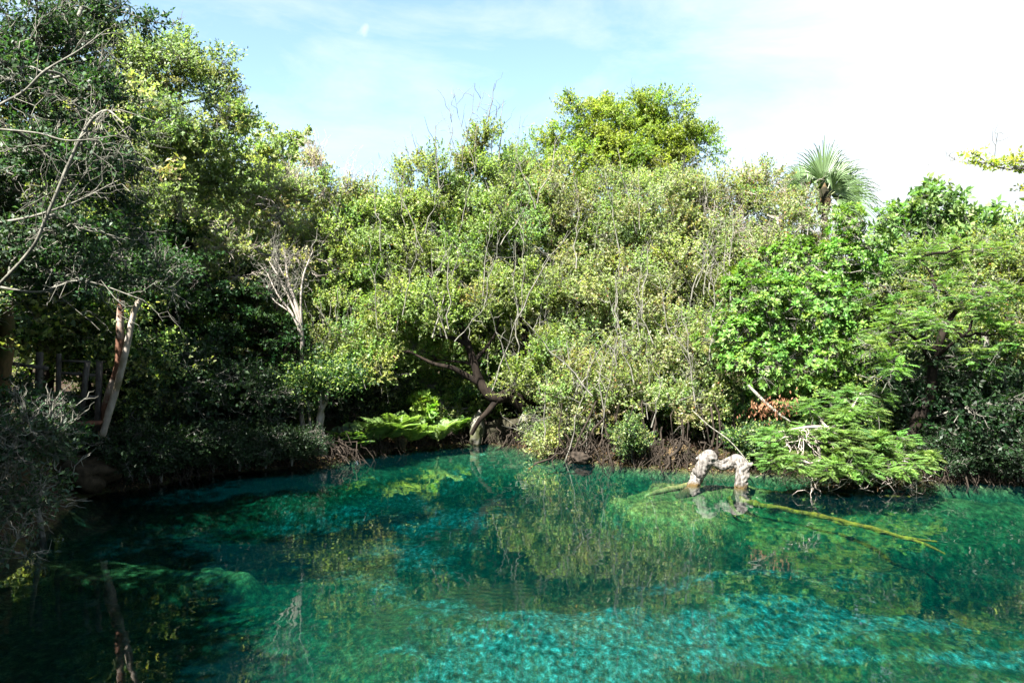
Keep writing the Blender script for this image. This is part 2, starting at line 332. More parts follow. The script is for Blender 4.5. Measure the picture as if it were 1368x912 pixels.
sandv = (-.08+1.2*ell(GX, GY, .9, 9.8, 1.9, 1.2, .6, 1.3, 1)+.75*ell(GX, GY, 6.2, 9.7, 2.0, .9, .6, 1.5, 2)+.55*ell(GX, GY, 3.6, 10.4, 1.6, .8, .6, 1.4, 52)+.24*ell(GX, GY, 2.6, 11.5, 6.0, 2.2, .5, 1.0, 7)
         +.65*ell(GX, GY, -2.6, 16.0, 2.6, 1.7, .5, 1.0, 3)+.5*ell(GX, GY, 3.6, 13.4, 1.6, .4, .5, 1.0, 23)-.75*ell(GX, GY, -4.2, 9.0, 3.6, 3.6, .4, .6, 8)-.7*ell(GX, GY, -4.0, 10.6, 1.8, 1.6, .5, .6, 83)
         -.55*ell(GX, GY, .9, 13.6, 1.9, 2.1, .4, .6, 4)-.8*ell(GX, GY, 7.8, 12.2, 3.0, 1.4, .4, .6, 19)-.4*ell(GX, GY, 8.0, 15.0, 3.4, 1.8, .3, .4, 5)-1.0*ell(GX, GY, 3.4, 13.9, 2.6, .55, .35, .5, 61)-1.0*ell(GX, GY, 3.9, 9.0, 1.7, .35, .3, .8, 6)-.9*ell(GX, GY, 5.2, 10.0, 1.5, .28, .3, 1.0, 9)+(fbm(GX*.8, GY*.95, 4, 97)-.5)*2.4)  # minus terms put the darkness of holes and the ledge's drop into colour
edge = sst(.1, 4.5, SD+(fbm(GX*.7, GY*.7, 4, 90)-.5)*3.0); sandv = sandv*edge-.30*(1-edge)
shelf = np.maximum(np.maximum(ell(GX, GY, 4.1, 16.1, 2.5, 1.6, .10, .6, 5, -.05), .55*ell(GX, GY, 7.4, 15.3, 3.6, 1.5, .2, .6, 15, -.05)), .45*ell(GX, GY, -5.3, 11.7, 1.6, .5, .25, .6, 12, .1))
at = ground.data.attributes.new('shelf', 'FLOAT', 'POINT'); at.data.foreach_set('value', shelf.astype(np.float32).ravel())
at = ground.data.attributes.new('sand', 'FLOAT', 'POINT'); at.data.foreach_set('value', np.clip(sandv, -.5, 1.6).astype(np.float32).ravel())

def water_material():
    m, t = mat('spring_water'); o = N(t, 'ShaderNodeOutputMaterial')
    fr = N(t, 'ShaderNodeFresnel'); fr.inputs['IOR'].default_value = 1.33
    gl = N(t, 'ShaderNodeBsdfGlossy'); gl.inputs['Roughness'].default_value = .012; gl.inputs['Color'].default_value = (1, 1, 1, 1)
    tr = N(t, 'ShaderNodeBsdfTransparent'); df = N(t, 'ShaderNodeBsdfDiffuse'); df.inputs['Color'].default_value = (.0, .22, .27, 1)
    mb = N(t, 'ShaderNodeMixShader'); mb.inputs[0].default_value = .010; L(t, tr.outputs[0], mb.inputs[1]); L(t, df.outputs[0], mb.inputs[2])
    mx = N(t, 'ShaderNodeMixShader'); L(t, fr.outputs[0], mx.inputs[0]); L(t, mb.outputs[0], mx.inputs[1]); L(t, gl.outputs[0], mx.inputs[2])
    L(t, mx.outputs[0], o.inputs['Surface'])
    va = N(t, 'ShaderNodeVolumeAbsorption'); va.inputs['Color'].default_value = (.13, .725, .745, 1); va.inputs['Density'].default_value = 1.7
    L(t, va.outputs[0], o.inputs['Volume']); return m
wm = MB()
x0, x1, y0, y1, z0, z1 = -9.6, 15.6, .6, 25.2, -4.0, 0.0
wx = np.linspace(x0, x1, 641); wy = np.linspace(y0, y1, 701); WX, WY = np.meshgrid(wx, wy); WZ = np.zeros_like(WX)
rs = np.random.RandomState(19)
for k in range(46):
    lam = .14*(1.9/.14)**rs.rand(); a = rs.uniform(-1.25, 1.25)+(PI if rs.rand() < .3 else 0)+PI/2; kk = 2*PI/lam
    sl = .0008*(1.25 if lam < .5 else 1.0)
    ph = kk*(WX*math.cos(a)+WY*math.sin(a))+rs.uniform(0, 6.28)+1.5*vnoise(WX*.35, WY*.35, k)
    WZ += sl/kk*np.sin(ph)*(.35+1.3*vnoise(WX*.22+k, WY*.4, 70+k % 5))
# one small patch of steeper ripples, added so its slopes catch a sky glint
ca, sa = math.cos(.75), math.sin(.75); u_ = ((WX+.72)*ca+(WY-9.1)*sa)/.85; v_ = (-(WX+.72)*sa+(WY-9.1)*ca)/.28
pm = np.exp(-(u_**2+v_**2)*1.2)
for k in range(14):
    lam = rs.uniform(.09, .22); a = PI/2+rs.uniform(-.6, .6); kk = 2*PI/lam; WZ += pm*.06/kk*np.sin(kk*(WX*math.cos(a)+WY*math.sin(a))+rs.uniform(0, 6.28))
WZ[0] = WZ[-1] = 0; WZ[:, 0] = WZ[:, -1] = 0
ix = np.arange(WX.size).reshape(WX.shape)
wm.add(np.stack([WX, WY, WZ], -1), np.stack([ix[:-1, :-1], ix[:-1, 1:], ix[1:, 1:], ix[1:, :-1]], -1))
V = np.array([(x0, y0, z0), (x1, y0, z0), (x1, y1, z0), (x0, y1, z0), (x0, y0, z1), (x1, y0, z1), (x1, y1, z1), (x0, y1, z1)])
wm.add(V, [(0, 3, 2, 1), (0, 1, 5, 4), (1, 2, 6, 5), (2, 3, 7, 6), (3, 0, 4, 7)])
tag(wm.build('water', water_material(), smooth=True), kind='structure')

def gz(x, y): return float(ground_z(np.array([x]), np.array([y]))[0])

# ------------------------------------------------------------------ plants
def shell(c, r, n, rs, lo=.6, hi=1.0, up=.25):
    d = unit(rs.randn(n, 3)+np.array([0, 0, up])); return c+d*r*(rs.uniform(lo, hi, (n, 1))), d
def tree(name, label, cat, base, limbs, lobes, pal, lm, seed=0, group=None, trunk_mat=None, twig_mat=None, leafL=.09, ratio=.5,
         s=.42, cover=1.15, cps=14, lpc=15, tl=.26, bare=0, barel=.7, style='leaf', upn=.8, droop=0.0, dead=0.0, crown_name='crown', limb_r=.05, part_label=None, twr=1.0, inner=.35, up_tw=0.0, grow=1.0, stems=0, flat=.75, extra=None, S=8):
    rs = np.random.RandomState(seed)
    root = empty(name, base, label, cat, group)
    tw = MB(); nodes = []
    tmb = MB()
    for pl in limbs:
        q = smooth_path(pl, 6); gnarl(tmb, pl, S, 6, .09, 2.0, seed, None); nodes.append(q[2:, :3])
    nodes = np.concatenate(nodes)
    lc = []
    for (c, r) in lobes:
        c = np.asarray(c, float); r = np.asarray(r, float)*(grow if r[0] > .5 else 1)
        dd = np.linalg.norm(nodes-c, axis=1)+np.maximum(0, nodes[:, 2]-c[2])*1.5; a = nodes[dd.argmin()]
        P = wig(a, c, 7, .035, rs, .05); ln = np.linalg.norm(c-a); r0 = limb_r*min(1.3, .5+ln*.25)
        V, q = tubes(P, np.linspace(r0, r0*.35, 7)[None], 6); tmb.add(V, q); nodes = np.vstack([nodes, P[0][2:]])
        area = 4*PI*(((r[0]*r[1])**1.6+(r[0]*r[2])**1.6+(r[1]*r[2])**1.6)/3)**(1/1.6)
        ns = max(4, int(area/(PI*s*s)*cover)); pos, d = shell(c, r, ns, rs, inner, 1.0, .15); lc.append((c, pos, d))
    subs = np.concatenate([p for _, p, _ in lc]); subd = np.concatenate([d for *_, d in lc]); n = len(subs)
    D2 = np.linalg.norm(subs[:, None]-nodes[None], axis=2)+np.maximum(0, nodes[None, :, 2]-subs[:, None, 2])*.8
    an = nodes[D2.argmin(1)]
    P = wig(an, subs, 6, .05, rs, .04); V, q = tubes(P, twr*np.linspace(.014, .005, 6)[None]*rs.uniform(.6, 1.4, (n, 1)), 4); tw.add(V, q)
    ss = s*rs.uniform(.65, 1.35, n)
    # clumps
    C = np.repeat(subs, cps, 0); S_ = np.repeat(ss, cps)[:, None]; D = np.repeat(subd, cps, 0)
    dr = unit(rs.randn(len(C), 3)+D*.5+np.array([0, 0, .35])); fl = np.array([1, 1, flat])
    ax = unit(dr*fl+D*.3+np.array([0, 0, .15-droop+up_tw])); end = C+dr*fl*S_*rs.uniform(.45, 1.05, (len(C), 1))
    if style == 'spray': ax = unit(ax*np.array([1, 1, .42])+rs.randn(len(C), 3)*np.array([.1, .1, .16])+np.array([0, 0, -.10])); 
    st = end-ax*tl*.5; tip = end+ax*tl*.5
    Pm = wig(C, st, 3, .04, rs); Pt = np.concatenate([Pm, tip[:, None]], 1)
    V, q = tubes(Pt, twr*np.array([.0042, .0034, .0025, .001])[None]*np.ones((len(C), 1)), 3); tw.add(V, q)
    n_l = len(C)*lpc; A = np.repeat(ax, lpc, 0); base_p = np.repeat(st, lpc, 0); t_ = np.tile((np.arange(lpc)+.5)/lpc, len(C))
    up = np.array([0, 0, 1.0]); cr = MB()
    if style == 'leaf':
        rnd = rs.randn(n_l, 3); dirs = unit(A*.55+unit(rnd)*.9+np.array([0, 0, .1-droop])); nn = unit(rs.randn(n_l, 3)*.6+up*upn*.7+np.repeat(D, lpc, 0)*.45)
        pos = base_p+A*(t_*tl)[:, None]+rs.randn(n_l, 3)*.012; Ln = leafL*rs.uniform(.6, 1.25, n_l)
        col = colors(pal, n_l, rs)
    elif style == 'rosette':
        ang = t_*PI*2*2.6+np.repeat(rs.uniform(0, 6.3, len(C)), lpc); A2 = unit(A+np.array([0, 0, .5])); s1 = unit(np.cross(A2, up+.01)); s2 = np.cross(A2, s1)
        out_ = s1*np.cos(ang)[:, None]+s2*np.sin(ang)[:, None]; dirs = unit(out_+A2*(t_[:, None]*1.2)); nn = unit(A2*1.1-out_*.2+rs.randn(n_l, 3)*.15)
        pos = base_p+A*(tl*(.6+.4*t_))[:, None]; Ln = leafL*rs.uniform(.75, 1.2, n_l)*(1.1-.45*t_); col = colors(pal, n_l, rs, .15)
    else:  # feathery flat sprays: narrow leaflets in pairs
        sd_ = unit(np.cross(A, up)); sg = np.tile(np.where(np.arange(lpc) % 2, 1, -1), len(C))[:, None]
        tt = t_; prof = (np.sin(PI*(.12+.83*tt)))[:, None]
        dirs = unit(sd_*sg+A*.45+rs.randn(n_l, 3)*.10); nn = unit(up+np.repeat(rs.randn(len(C), 3)*.32, lpc, 0)+rs.randn(n_l, 3)*.2)
        pos = base_p+A*(tt*tl)[:, None]+np.array([0, 0, 1.])*(-.10*tl*(tt**2))[:, None]; Ln = leafL*rs.uniform(.85, 1.15, n_l)*prof[:, 0]
        col = colors(pal, len(C), rs, .16); col = np.repeat(col, lpc, 0)
    # patches of growth differ in hue
    hue = np.repeat(np.repeat(1+.10*rs.randn(n, 3)*np.array([1.0, .7, .8])+.12*rs.randn(n, 1), cps, 0), lpc, 0); col = np.clip(col*hue, .004, .6)
    if dead: k = rs.rand(n_l) < dead; col[k] = np.array([.24, .11, .05])*rs.uniform(.6, 1.4, (k.sum(), 1))
    leaf_quads(cr, pos, dirs, nn, Ln, Ln*ratio*rs.uniform(.8, 1.2, n_l), col)
    if bare:
        k = rs.randint(0, n, bare); a = subs[k]; d = unit(subd[k]+rs.randn(bare, 3)*.5+up*(.25+up_tw)); e = a+d*barel*rs.uniform(.5, 1.3, (bare, 1))
        P = wig(a, e, 6, .06, rs); V, q = tubes(P, np.linspace(.011, .003, 6)[None]*np.ones((bare, 1)), 3); tw.add(V, q)
        for f in (2, 3, 4, 4, 5):
            a2 = P[:, f]; e2 = a2+unit(d+rs.randn(bare, 3)*.55)*barel*rs.uniform(.2, .6, (bare, 1)); P2 = wig(a2, e2, 4, .07, rs); V, q = tubes(P2, np.linspace(.006, .002, 4)[None]*np.ones((bare, 1)), 3); tw.add(V, q)
    if stems:
        li = rs.randint(0, len(lobes), stems); st_ = np.array([lobes[k][0] for k in li])+rs.randn(stems, 3)*.4; rr_ = np.array([lobes[k][1] for k in li])
        st_[:, 1] -= rr_[:, 1]*rs.uniform(.7, 1.15, stems); st_[:, 2] -= .5
        en_ = st_+np.c_[rs.randn(stems)*.55, rs.randn(stems)*.2, rs.uniform(1.0, 2.8, stems)]
        P = wig(st_, en_, 8, .016, rs); V, q = tubes(P, np.linspace(.020, .005, 8)[None]*rs.uniform(.6, 1.3, (stems, 1)), 5); tw.add(V, q)
        for f in (3, 4, 5, 6):
            e2 = P[:, f]+unit(rs.randn(stems, 3)*.6+np.array([0, 0, .8]))*rs.uniform(.3, .8, (stems, 1)); V, q = tubes(wig(P[:, f], e2, 5, .05, rs), np.linspace(.009, .003, 5)[None]*np.ones((stems, 1)), 4); tw.add(V, q)
    tr_o = tmb.build('trunk', trunk_mat or M_grey, root, smooth=True); tw.build('branches', twig_mat or M_grey, root); c_o = cr.build(crown_name, lm, root)
    return root

def lob(px, py, D, rx, ry, rd=None):
    k = D/F; return (W(px, py, D), (rx*k, (rd if rd is not None else (rx+ry)*.5*k), ry*k))
def lb(px, py, D, r): return np.r_[W(px, py, D), r]
def ground_at(px, D): x = (px-CX)/F*D; return np.array([x, D, gz(x, D)-.05])

P_olive = [(.150, .215, .060), (.185, .250, .080), (.115, .172, .045), (.205, .240, .10)]
P_greyg = [(.172, .232, .080), (.210, .262, .105), (.135, .190, .060), (.225, .255, .135), (.15, .145, .08)]
P_light = [(.155, .215, .034), (.18, .235, .045), (.115, .170, .028)]
P_vivid = [(.062, .140, .022), (.085, .170, .028), (.045, .105, .018), (.12, .20, .040)]
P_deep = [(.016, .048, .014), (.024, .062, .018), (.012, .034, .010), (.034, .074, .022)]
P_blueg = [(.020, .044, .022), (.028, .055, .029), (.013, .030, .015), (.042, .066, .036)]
P_shade = [(.008, .024, .008), (.012, .032, .010), (.006, .017, .006), (.018, .040, .013)]  # darker copy of P_deep: deep shade put into the leaf colour
P_feath = [(.090, .170, .040), (.108, .190, .048), (.070, .140, .034)]
P_yell = [(.22, .26, .030), (.18, .23, .03)]

def trunk_to(px, D, top, r=.12, lean=0):
    g = ground_at(px, D); t = np.asarray(top, float)
    mid = (g+t)/2+np.array([lean, 0, .1]); return [np.r_[g, r], np.r_[g*.7+mid*.3, r*.85], np.r_[mid, r*.7], np.r_[t, r*.4]], g

# ---- centre: wide tree leaning out from a dark forked trunk
D0 = 22.6
limbs = [
 [lb(716, 585, 23.2, .30), lb(704, 548, 23.0, .24), lb(682, 528, 22.8, .19), lb(661, 532, D0, .16), lb(641, 510, D0, .13), lb(634, 486, D0, .11), lb(624, 458, D0, .10), lb(612, 430, D0, .075), lb(586, 390, D0, .05), lb(570, 350, D0+.3, .03)],
 [lb(641, 512, D0, .11), lb(620, 500, D0-.1, .085), lb(603, 491, D0-.2, .07), lb(578, 485, D0-.2, .05), lb(548, 470, D0-.2, .03)],
 [lb(624, 460, D0, .08), lb(606, 452, D0-.1, .055), lb(590, 449, D0-.1, .045), lb(562, 441, D0, .035), lb(520, 420, D0, .02)],
 [lb(634, 482, D0, .075), lb(648, 466, D0, .05), lb(662, 444, D0, .035), lb(668, 410, D0+.2, .025)],
 [lb(704, 548, 23.0, .22), lb(712, 520, 23.1, .17), lb(712, 485, 23.1, .15), lb(702, 452, 23.2, .13), lb(698, 424, 23.3, .11), lb(700, 370, 23.8, .08), lb(690, 320, 24.2, .05)],
 [lb(664, 534, D0, .10), lb(652, 549, D0-.1, .08), lb(640, 562, D0-.1, .07), lb(630, 580, D0, .06)],
 [lb(637, 489, D0, .05), lb(620, 484, D0, .04), lb(600, 482, D0+.1, .03), lb(582, 480, D0+.2, .02)],
]
lobes = [lob(455, 410, 22.8, 55, 45, 1.2), lob(500, 345, 23.6, 60, 55), lob(545, 290, 24, 55, 55), lob(600, 268, 24.4, 55, 50), lob(575, 350, 24.2, 75, 55), lob(650, 320, 24.6, 65, 65), lob(455, 470, 22.2, 45, 28, .9), lob(520, 430, 23.2, 55, 40, 1), lob(480, 300, 23.8, 45, 38),
         lob(615, 400, 24.0, 65, 40, .9), lob(690, 400, 24.4, 50, 60), lob(500, 490, 22.2, 40, 20, .6), lob(675, 250, 25, 40, 45), lob(560, 470, 24.3, 60, 30, .6), lob(660, 470, 24.6, 60, 35, .5), lob(632, 222, 24.4, 12, 26, .3), lob(645, 190, 24.4, 8, 18, .2), lob(600, 425, 22.0, 20, 16, .3), lob(655, 395, 22.1, 28, 26, .4), lob(690, 505, 22.0, 22, 14, .3), lob(560, 400, 22.2, 40, 26, .5), lob(705, 400, 22.8, 40, 40, .5), lob(735, 490, 22.4, 24, 35, .4)]
tree('spreading_tree', 'broad grey-green tree with a dark forked trunk leaning over the centre of the far bank', 'tree', (W(716, 585, 23.2)), limbs, lobes, P_olive, M_fine, 11, inner=.05, up_tw=.55, grow=1.2, stems=60,
     trunk_mat=M_dark, twig_mat=M_grey, leafL=.085, ratio=.5, s=.55, bare=380, barel=.9, dead=.006, lpc=19, cps=30, tl=.46, cover=1.3, S=12)

# ---- centre right
tl_, g = trunk_to(850, 23.0, W(840, 420, 23.6), .16, .2)
tl_2, _ = trunk_to(905, 22.0, W(930, 430, 23), .10, .15)
tl_3, _ = trunk_to(800, 22.0, W(770, 430, 23), .10, -.15)
lobes = [lob(730, 280, 25, 60, 65), lob(780, 345, 24.2, 65, 60), lob(850, 300, 24.6, 80, 62), lob(930, 285, 25, 60, 55), lob(830, 400, 23.4, 80, 55), lob(750, 440, 23.2, 50, 50), lob(910, 380, 23.4, 70, 60), lob(870, 460, 22.4, 70, 45, 1.2), lob(770, 510, 21.6, 50, 42, .9),
         lob(935, 470, 21.6, 55, 45, 1), lob(850, 522, 21.0, 60, 28, .8), lob(790, 548, 21.0, 44, 24, .5), lob(735, 588, 20.8, 24, 20, .4), lob(925, 540, 20.6, 40, 30, .6), lob(960, 400, 23, 40, 50)]
t = tree('bushy_tree', 'large pale olive tree with drooping lower boughs, between the dark forked trunk and the driftwood', 'tree', g, [tl_, tl_2, tl_3], lobes, P_greyg, M_fine, 12, inner=.05, up_tw=.55, grow=1.2, stems=60,
     trunk_mat=M_dark, twig_mat=M_grey, leafL=.082, ratio=.5, s=.55, bare=380, barel=.9, dead=.012, lpc=19, cps=28, tl=.46, cover=1.3)
# hanging roots and dead stems of that tree
rs = np.random.RandomState(3); rm = MB(); n = 110
xx = rs.uniform(735, 990, n); a = np.array([W(x, rs.uniform(535, 600), rs.uniform(19.4, 21.6)) for x in xx]); b = a+np.c_[rs.randn(n)*.35, rs.randn(n)*.25-.1, -a[:, 2]-.15]
V, q = tubes(wig(a, b, 7, .05, rs), np.ones((n, 7))*rs.uniform(.006, .03, (n, 1)), 4); rm.add(V, q); rm.build('roots', M_root, t)

# ---- tall bright tree behind
tl_, g = trunk_to(840, 31, W(845, 240, 31.5), .22)
tree('tall_tree', 'tallest tree, a rounded bright yellow-green crown rising above the centre of the far bank', 'tree', g, [tl_], [lob(815, 190, 31, 65, 48), lob(760, 200, 31, 45, 35), lob(870, 175, 31.5, 60, 40), lob(925, 195, 31, 32, 26), lob(700, 215, 30.5, 32, 30), lob(830, 150, 31.5, 50, 25), lob(860, 240, 31, 70, 40), lob(905, 225, 31, 45, 30), lob(780, 250, 30.5, 60, 30), lob(790, 160, 31, 45, 30), lob(870, 150, 31, 40, 24), lob(735, 235, 30.5, 45, 35), lob(905, 180, 31, 40, 30), lob(830, 210, 30.5, 80, 40)],
     P_light, M_fine, 13, leafL=.11, ratio=.42, s=.7, tl=.45, cps=28, lpc=17, twig_mat=M_dark, cover=1.15, flat=.6, trunk_mat=M_grey, bare=60, inner=.05)
# ---- thin twiggy tree in front of the palm
tl_, g = trunk_to(1050, 23.5, W(1060, 380, 23.5), .11, .1)
tl_.append(lb(1066, 330, 23.5, .03))
tree('thin_tree', 'thin twiggy olive tree with a bare pale stem just in front of the palm', 'tree', g, [tl_, [lb(1066, 370, 22.8, .045), lb(1050, 330, 22.8, .04), lb(1040, 300, 22.8, .025)], [lb(1072, 420, 22.2, .03), lb(1074, 360, 22.2, .022), lb(1080, 300, 22.4, .012)]],
     [lob(1010, 270, 24, 45, 42), lob(1065, 285, 23.6, 52, 40), lob(1030, 330, 23.4, 60, 42), lob(980, 320, 24, 45, 50), lob(1090, 330, 23.6, 45, 38), lob(1005, 245, 24, 30, 25)], P_greyg, M_fine, 14, leafL=.08, s=.55, inner=.05, up_tw=.4, cps=30, lpc=16, tl=.36, bare=260, barel=.7, dead=.04, cover=1.0, twig_mat=M_pale)

# ---- fan palm
def fan_palm():
    D = 27.0; c = W(1100, 268, D); g = ground_at(1105, D)
    root = empty('fan_palm', g, 'fan palm with stiff grey-green leaves standing above the right-hand trees against white sky', 'palm tree')
    tm = MB(); gnarl(tm, [np.r_[g, .15], np.r_[(g+c)/2+np.array([.15, 0, 0]), .12], np.r_[c, .11]], 12, 14, .06, 5, 3); tm.build('trunk', M_dark, root, smooth=True)
    bm_ = MB(); gnarl(bm_, [np.r_[c-np.array([0, 0, .45]), .16], np.r_[c, .24], np.r_[c+np.array([0, 0, .35]), .17], np.r_[c+np.array([0, 0, .6]), .05]], 12, 8, .2, 6, 4); bm_.build('leaf_bases', M_ochre, root, smooth=True)
    rs = np.random.RandomState(8)
    specs = [(1100, 222, 0, 1.75, 0), (1120, 222, .3, 1.45, 0), (1142, 238, .2, 1.35, 0), (1146, 262, 0, 1.35, 0), (1138, 282, .2, 1.1, 0), (1056, 238, .3, 1.25, 0), (1070, 228, .8, 1.2, 0), (1085, 245, -1, .8, 0), (1120, 268, -1.2, 1.0, 0), (1092, 225, 1.2, 1.3, 0), (1108, 250, -1.4, 1.1, 0), (1128, 245, 1.4, 1.3, 0), (1082, 262, -1.0, .9, 0), (1118, 285, -.8, 1.0, 0), (1075, 240, 1.5, 1.2, 0), (1150, 298, 0, .8, 1), (1128, 300, -.5, .8, 1), (1070, 290, .3, .8, 1), (1060, 262, -.4, 1.0, 0)]
    for (px, py, dy, Ls, dead) in specs:
        h = W(px, py, D)+np.array([0, dy*.6, 0]); st = c+(h-c)*.05
        ax = unit(h-c); Ls *= .95; hub = c+(h-c)*.58
        lf = MB(); V, q = tubes(wig(st, hub, 5, .01, rs, .03), np.linspace(.022, .012, 5)[None], 5); lf.add(V, q, np.array([.14, .16, .07]))
        n = 34; th = np.linspace(-1.15, 1.15, n)+rs.randn(n)*.02
        side = unit(np.cross(ax, np.array([rs.randn()*.25, -1., .35]))); nor = np.cross(side, ax)
        dd = ax*np.cos(th)[:, None]+side*np.sin(th)[:, None]+nor*(.18*np.cos(th*1.2)[:, None]-.1)
        dd = unit(dd); R = Ls*(1-.12*np.abs(th/1.15)**2)*rs.uniform(.82, 1.08, n)
        w0 = .5*.105*Ls*.42; perp = unit(np.cross(dd, nor))
        pal = (np.array([.30, .24, .15]) if dead else np.array([.095, .15, .06]))*rs.uniform(.8, 1.25, (n, 1))
        k = 5; rr = np.array([.03, .42, .6, .8, 1.0]); ww = np.array([.2, .9, .6, .36, .05]); dr = np.array([0, 0, .02, .08, .22+.2*dead])
        P = hub+dd[:, None]*(R[:, None]*rr[None])[:, :, None]+np.array([0, 0, -1.])*(R[:, None]*dr[None]*rs.uniform(.4, 1.8, (n, 1)))[:, :, None]
        Lf = P+perp[:, None]*(ww[None]*w0)[:, :, None]+nor*.012; Rt = P-perp[:, None]*(ww[None]*w0)[:, :, None]+nor*.012; Md = P-nor*.012
        V = np.stack([Lf, Md, Rt], 2); ix = np.arange(n*k*3).reshape(n, k, 3)
        q = np.concatenate([np.stack([ix[:, :-1, j], ix[:, 1:, j], ix[:, 1:, j+1], ix[:, :-1, j+1]], -1).reshape(-1, 4) for j in (0, 1)])
        lf.add(V.reshape(-1, 3), q, np.repeat(np.tile(pal, (2, 1)).reshape(2*n, 1, 3), k-1, 1).reshape(-1, 3))
        o = lf.build('leaf', M_dead if dead else M_palm, root)
        if dead: o['label'] = 'dry brown hanging palm leaf'
fan_palm()

# ---- right: vivid glossy tree
tl_, g = trunk_to(1085, 20.4, W(1090, 450, 20.4), .13, -.1); tl_2, _ = trunk_to(1030, 20.2, W(1010, 480, 20), .07, .1)
tree('glossy_tree', 'vivid green tree with large shiny leaves behind the feathery shrub over the water', 'tree', g, [tl_, tl_2],
     [lob(1085, 400, 20, 55, 55), lob(1030, 430, 19.6, 50, 50), lob(1130, 350, 20.8, 50, 45), lob(1000, 395, 20.4, 40, 40), lob(1140, 440, 20, 48, 50), lob(1010, 490, 19.2, 48, 32), lob(1075, 480, 19.4, 55, 38), lob(1160, 310, 21, 40, 30), lob(985, 455, 19.6, 35, 40), lob(1100, 530, 19.6, 60, 30), lob(1065, 350, 21, 40, 30)],
     P_vivid, M_gloss, 15, leafL=.135, ratio=.5, s=.40, cps=12, lpc=9, tl=.16, style='rosette', twig_mat=M_grey, trunk_mat=M_grey, bare=40, cover=1.15)
# ---- large-leafed tree behind, right
tl_, g = trunk_to(1240, 25, W(1250, 320, 25), .15)
tree('broadleaf_tree', 'light green tree with big oval leaves against white sky, right of the palm', 'tree', g, [tl_],
     [lob(1240, 300, 25, 45, 42), lob(1200, 310, 25, 35, 32), lob(1285, 305, 25, 45, 32), lob(1335, 310, 24, 50, 32), lob(1225, 350, 24.6, 60, 35), lob(1310, 350, 24.4, 70, 35), lob(1245, 268, 25, 20, 18), lob(1375, 300, 24, 25, 30)],
     [(.09, .16, .05), (.11, .18, .06), (.07, .13, .04)], M_gloss, 16, leafL=.23, ratio=.46, s=.5, cps=11, lpc=8, tl=.3, upn=.5, cover=.9, trunk_mat=M_grey, bare=20)
# ---- olive tree right behind the acacia
tl_, g = trunk_to(1330, 21, W(1310, 400, 21.5), .14)
tree('olive_leaf_tree', 'dense mid-green small-leafed tree with yellow leaf patches at the right edge', 'tree', g, [tl_], [lob(1240, 370, 22, 50, 40), lob(1300, 360, 21.5, 55, 45), lob(1360, 360, 21, 45, 50), lob(1270, 420, 21, 60, 40), lob(1345, 430, 20.5, 50, 45), lob(1390, 400, 20.5, 30, 60), lob(1230, 460, 21, 40, 40)],
     P_olive+[(.16, .19, .03), (.055, .09, .03)], M_fine, 17, leafL=.085, s=.5, inner=.1, cps=22, lpc=16, tl=.32, dead=.01, bare=100, cover=1.05)
# ---- feathery acacia, right
lim = [[np.r_[ground_at(1205, 17.6), .16], lb(1218, 580, 17.6, .15), lb(1232, 550, 17.6, .13), lb(1243, 525, 17.6, .125), lb(1246, 495, 17.6, .11), lb(1252, 465, 17.6, .09), lb(1270, 425, 17.6, .06), lb(1300, 390, 17.8, .03)],
       [lb(1250, 478, 17.6, .06), lb(1268, 462, 17.2, .04), lb(1295, 442, 16.8, .02)], [lb(1247, 490, 17.6, .06), lb(1225, 455, 17.2, .04), lb(1190, 430, 16.8, .02)]]
lob_f = [lob(1200, 410, 17.2, 45, 15), lob(1190, 460, 16.8, 42, 14), lob(1250, 385, 17.6, 55, 16), lob(1310, 410, 17, 55, 18), lob(1350, 450, 16.8, 45, 18), lob(1265, 435, 17, 50, 14), lob(1195, 490, 16.6, 35, 14), lob(1320, 480, 17, 45, 14), lob(1230, 345, 18.4, 50, 14), lob(1300, 335, 18.6, 50, 14), lob(1360, 395, 17.2, 40, 16), lob(1180, 440, 17, 30, 12)]
tree('feathery_tree', 'dark-trunked tree with flat layers of feathery leaves at the right of the bank', 'tree', ground_at(1205, 17.6), lim, lob_f, P_feath, M_feather, 18,
     leafL=.08, ratio=.30, s=.36, cps=15, lpc=26, tl=.30, style='spray', twr=.5, trunk_mat=M_dark, twig_mat=M_grey, bare=50, barel=.5, flat=.55, cover=1.0)
# ---- feathery shrub over the water
gs = ground_at(1150, 17.6)
lobf = [lob(1050, 585, 16.4, 48, 12, .6), lob(1110, 580, 16.4, 55, 14, .7), lob(1175, 590, 16.4, 55, 14, .7), lob(1060, 618, 15.9, 50, 12, .5), lob(1130, 622, 15.8, 60, 12, .6), lob(1200, 620, 16, 50, 12, .6), lob(1130, 555, 16.8, 50, 11, .6), lob(1085, 545, 17, 35, 9, .5), lob(1150, 528, 17.2, 45, 9, .5), lob(1035, 605, 16.2, 32, 12, .5), lob(1228, 610, 16.3, 32, 10, .5), lob(1120, 600, 16.2, 70, 14, .6)]
sl = [[np.r_[gs, .07], lb(1140, 600, 17.2, .055), lb(1120, 575, 16.8, .04), lb(1085, 570, 16.5, .03), lb(1040, 577, 16.3, .015)], [np.r_[gs, .06], lb(1165, 590, 17, .045), lb(1190, 600, 16.4, .03), lb(1230, 615, 16.2, .012)], [lb(1120, 575, 16.8, .035), lb(1135, 550, 17, .03), lb(1150, 525, 17.2, .012)]]
sh = tree('feathery_shrub', 'low feathery light green shrub spreading over the water right of the driftwood', 'shrub', gs, sl, lobf, P_feath, M_feather, 19,
     leafL=.072, ratio=.30, s=.27, cps=15, lpc=26, tl=.26, style='spray', twr=.5, trunk_mat=M_pale, twig_mat=M_grey, flat=.55, cover=1.25, crown_name='foliage', bare=0)
rs = np.random.RandomState(9); dm = MB(); n = 45
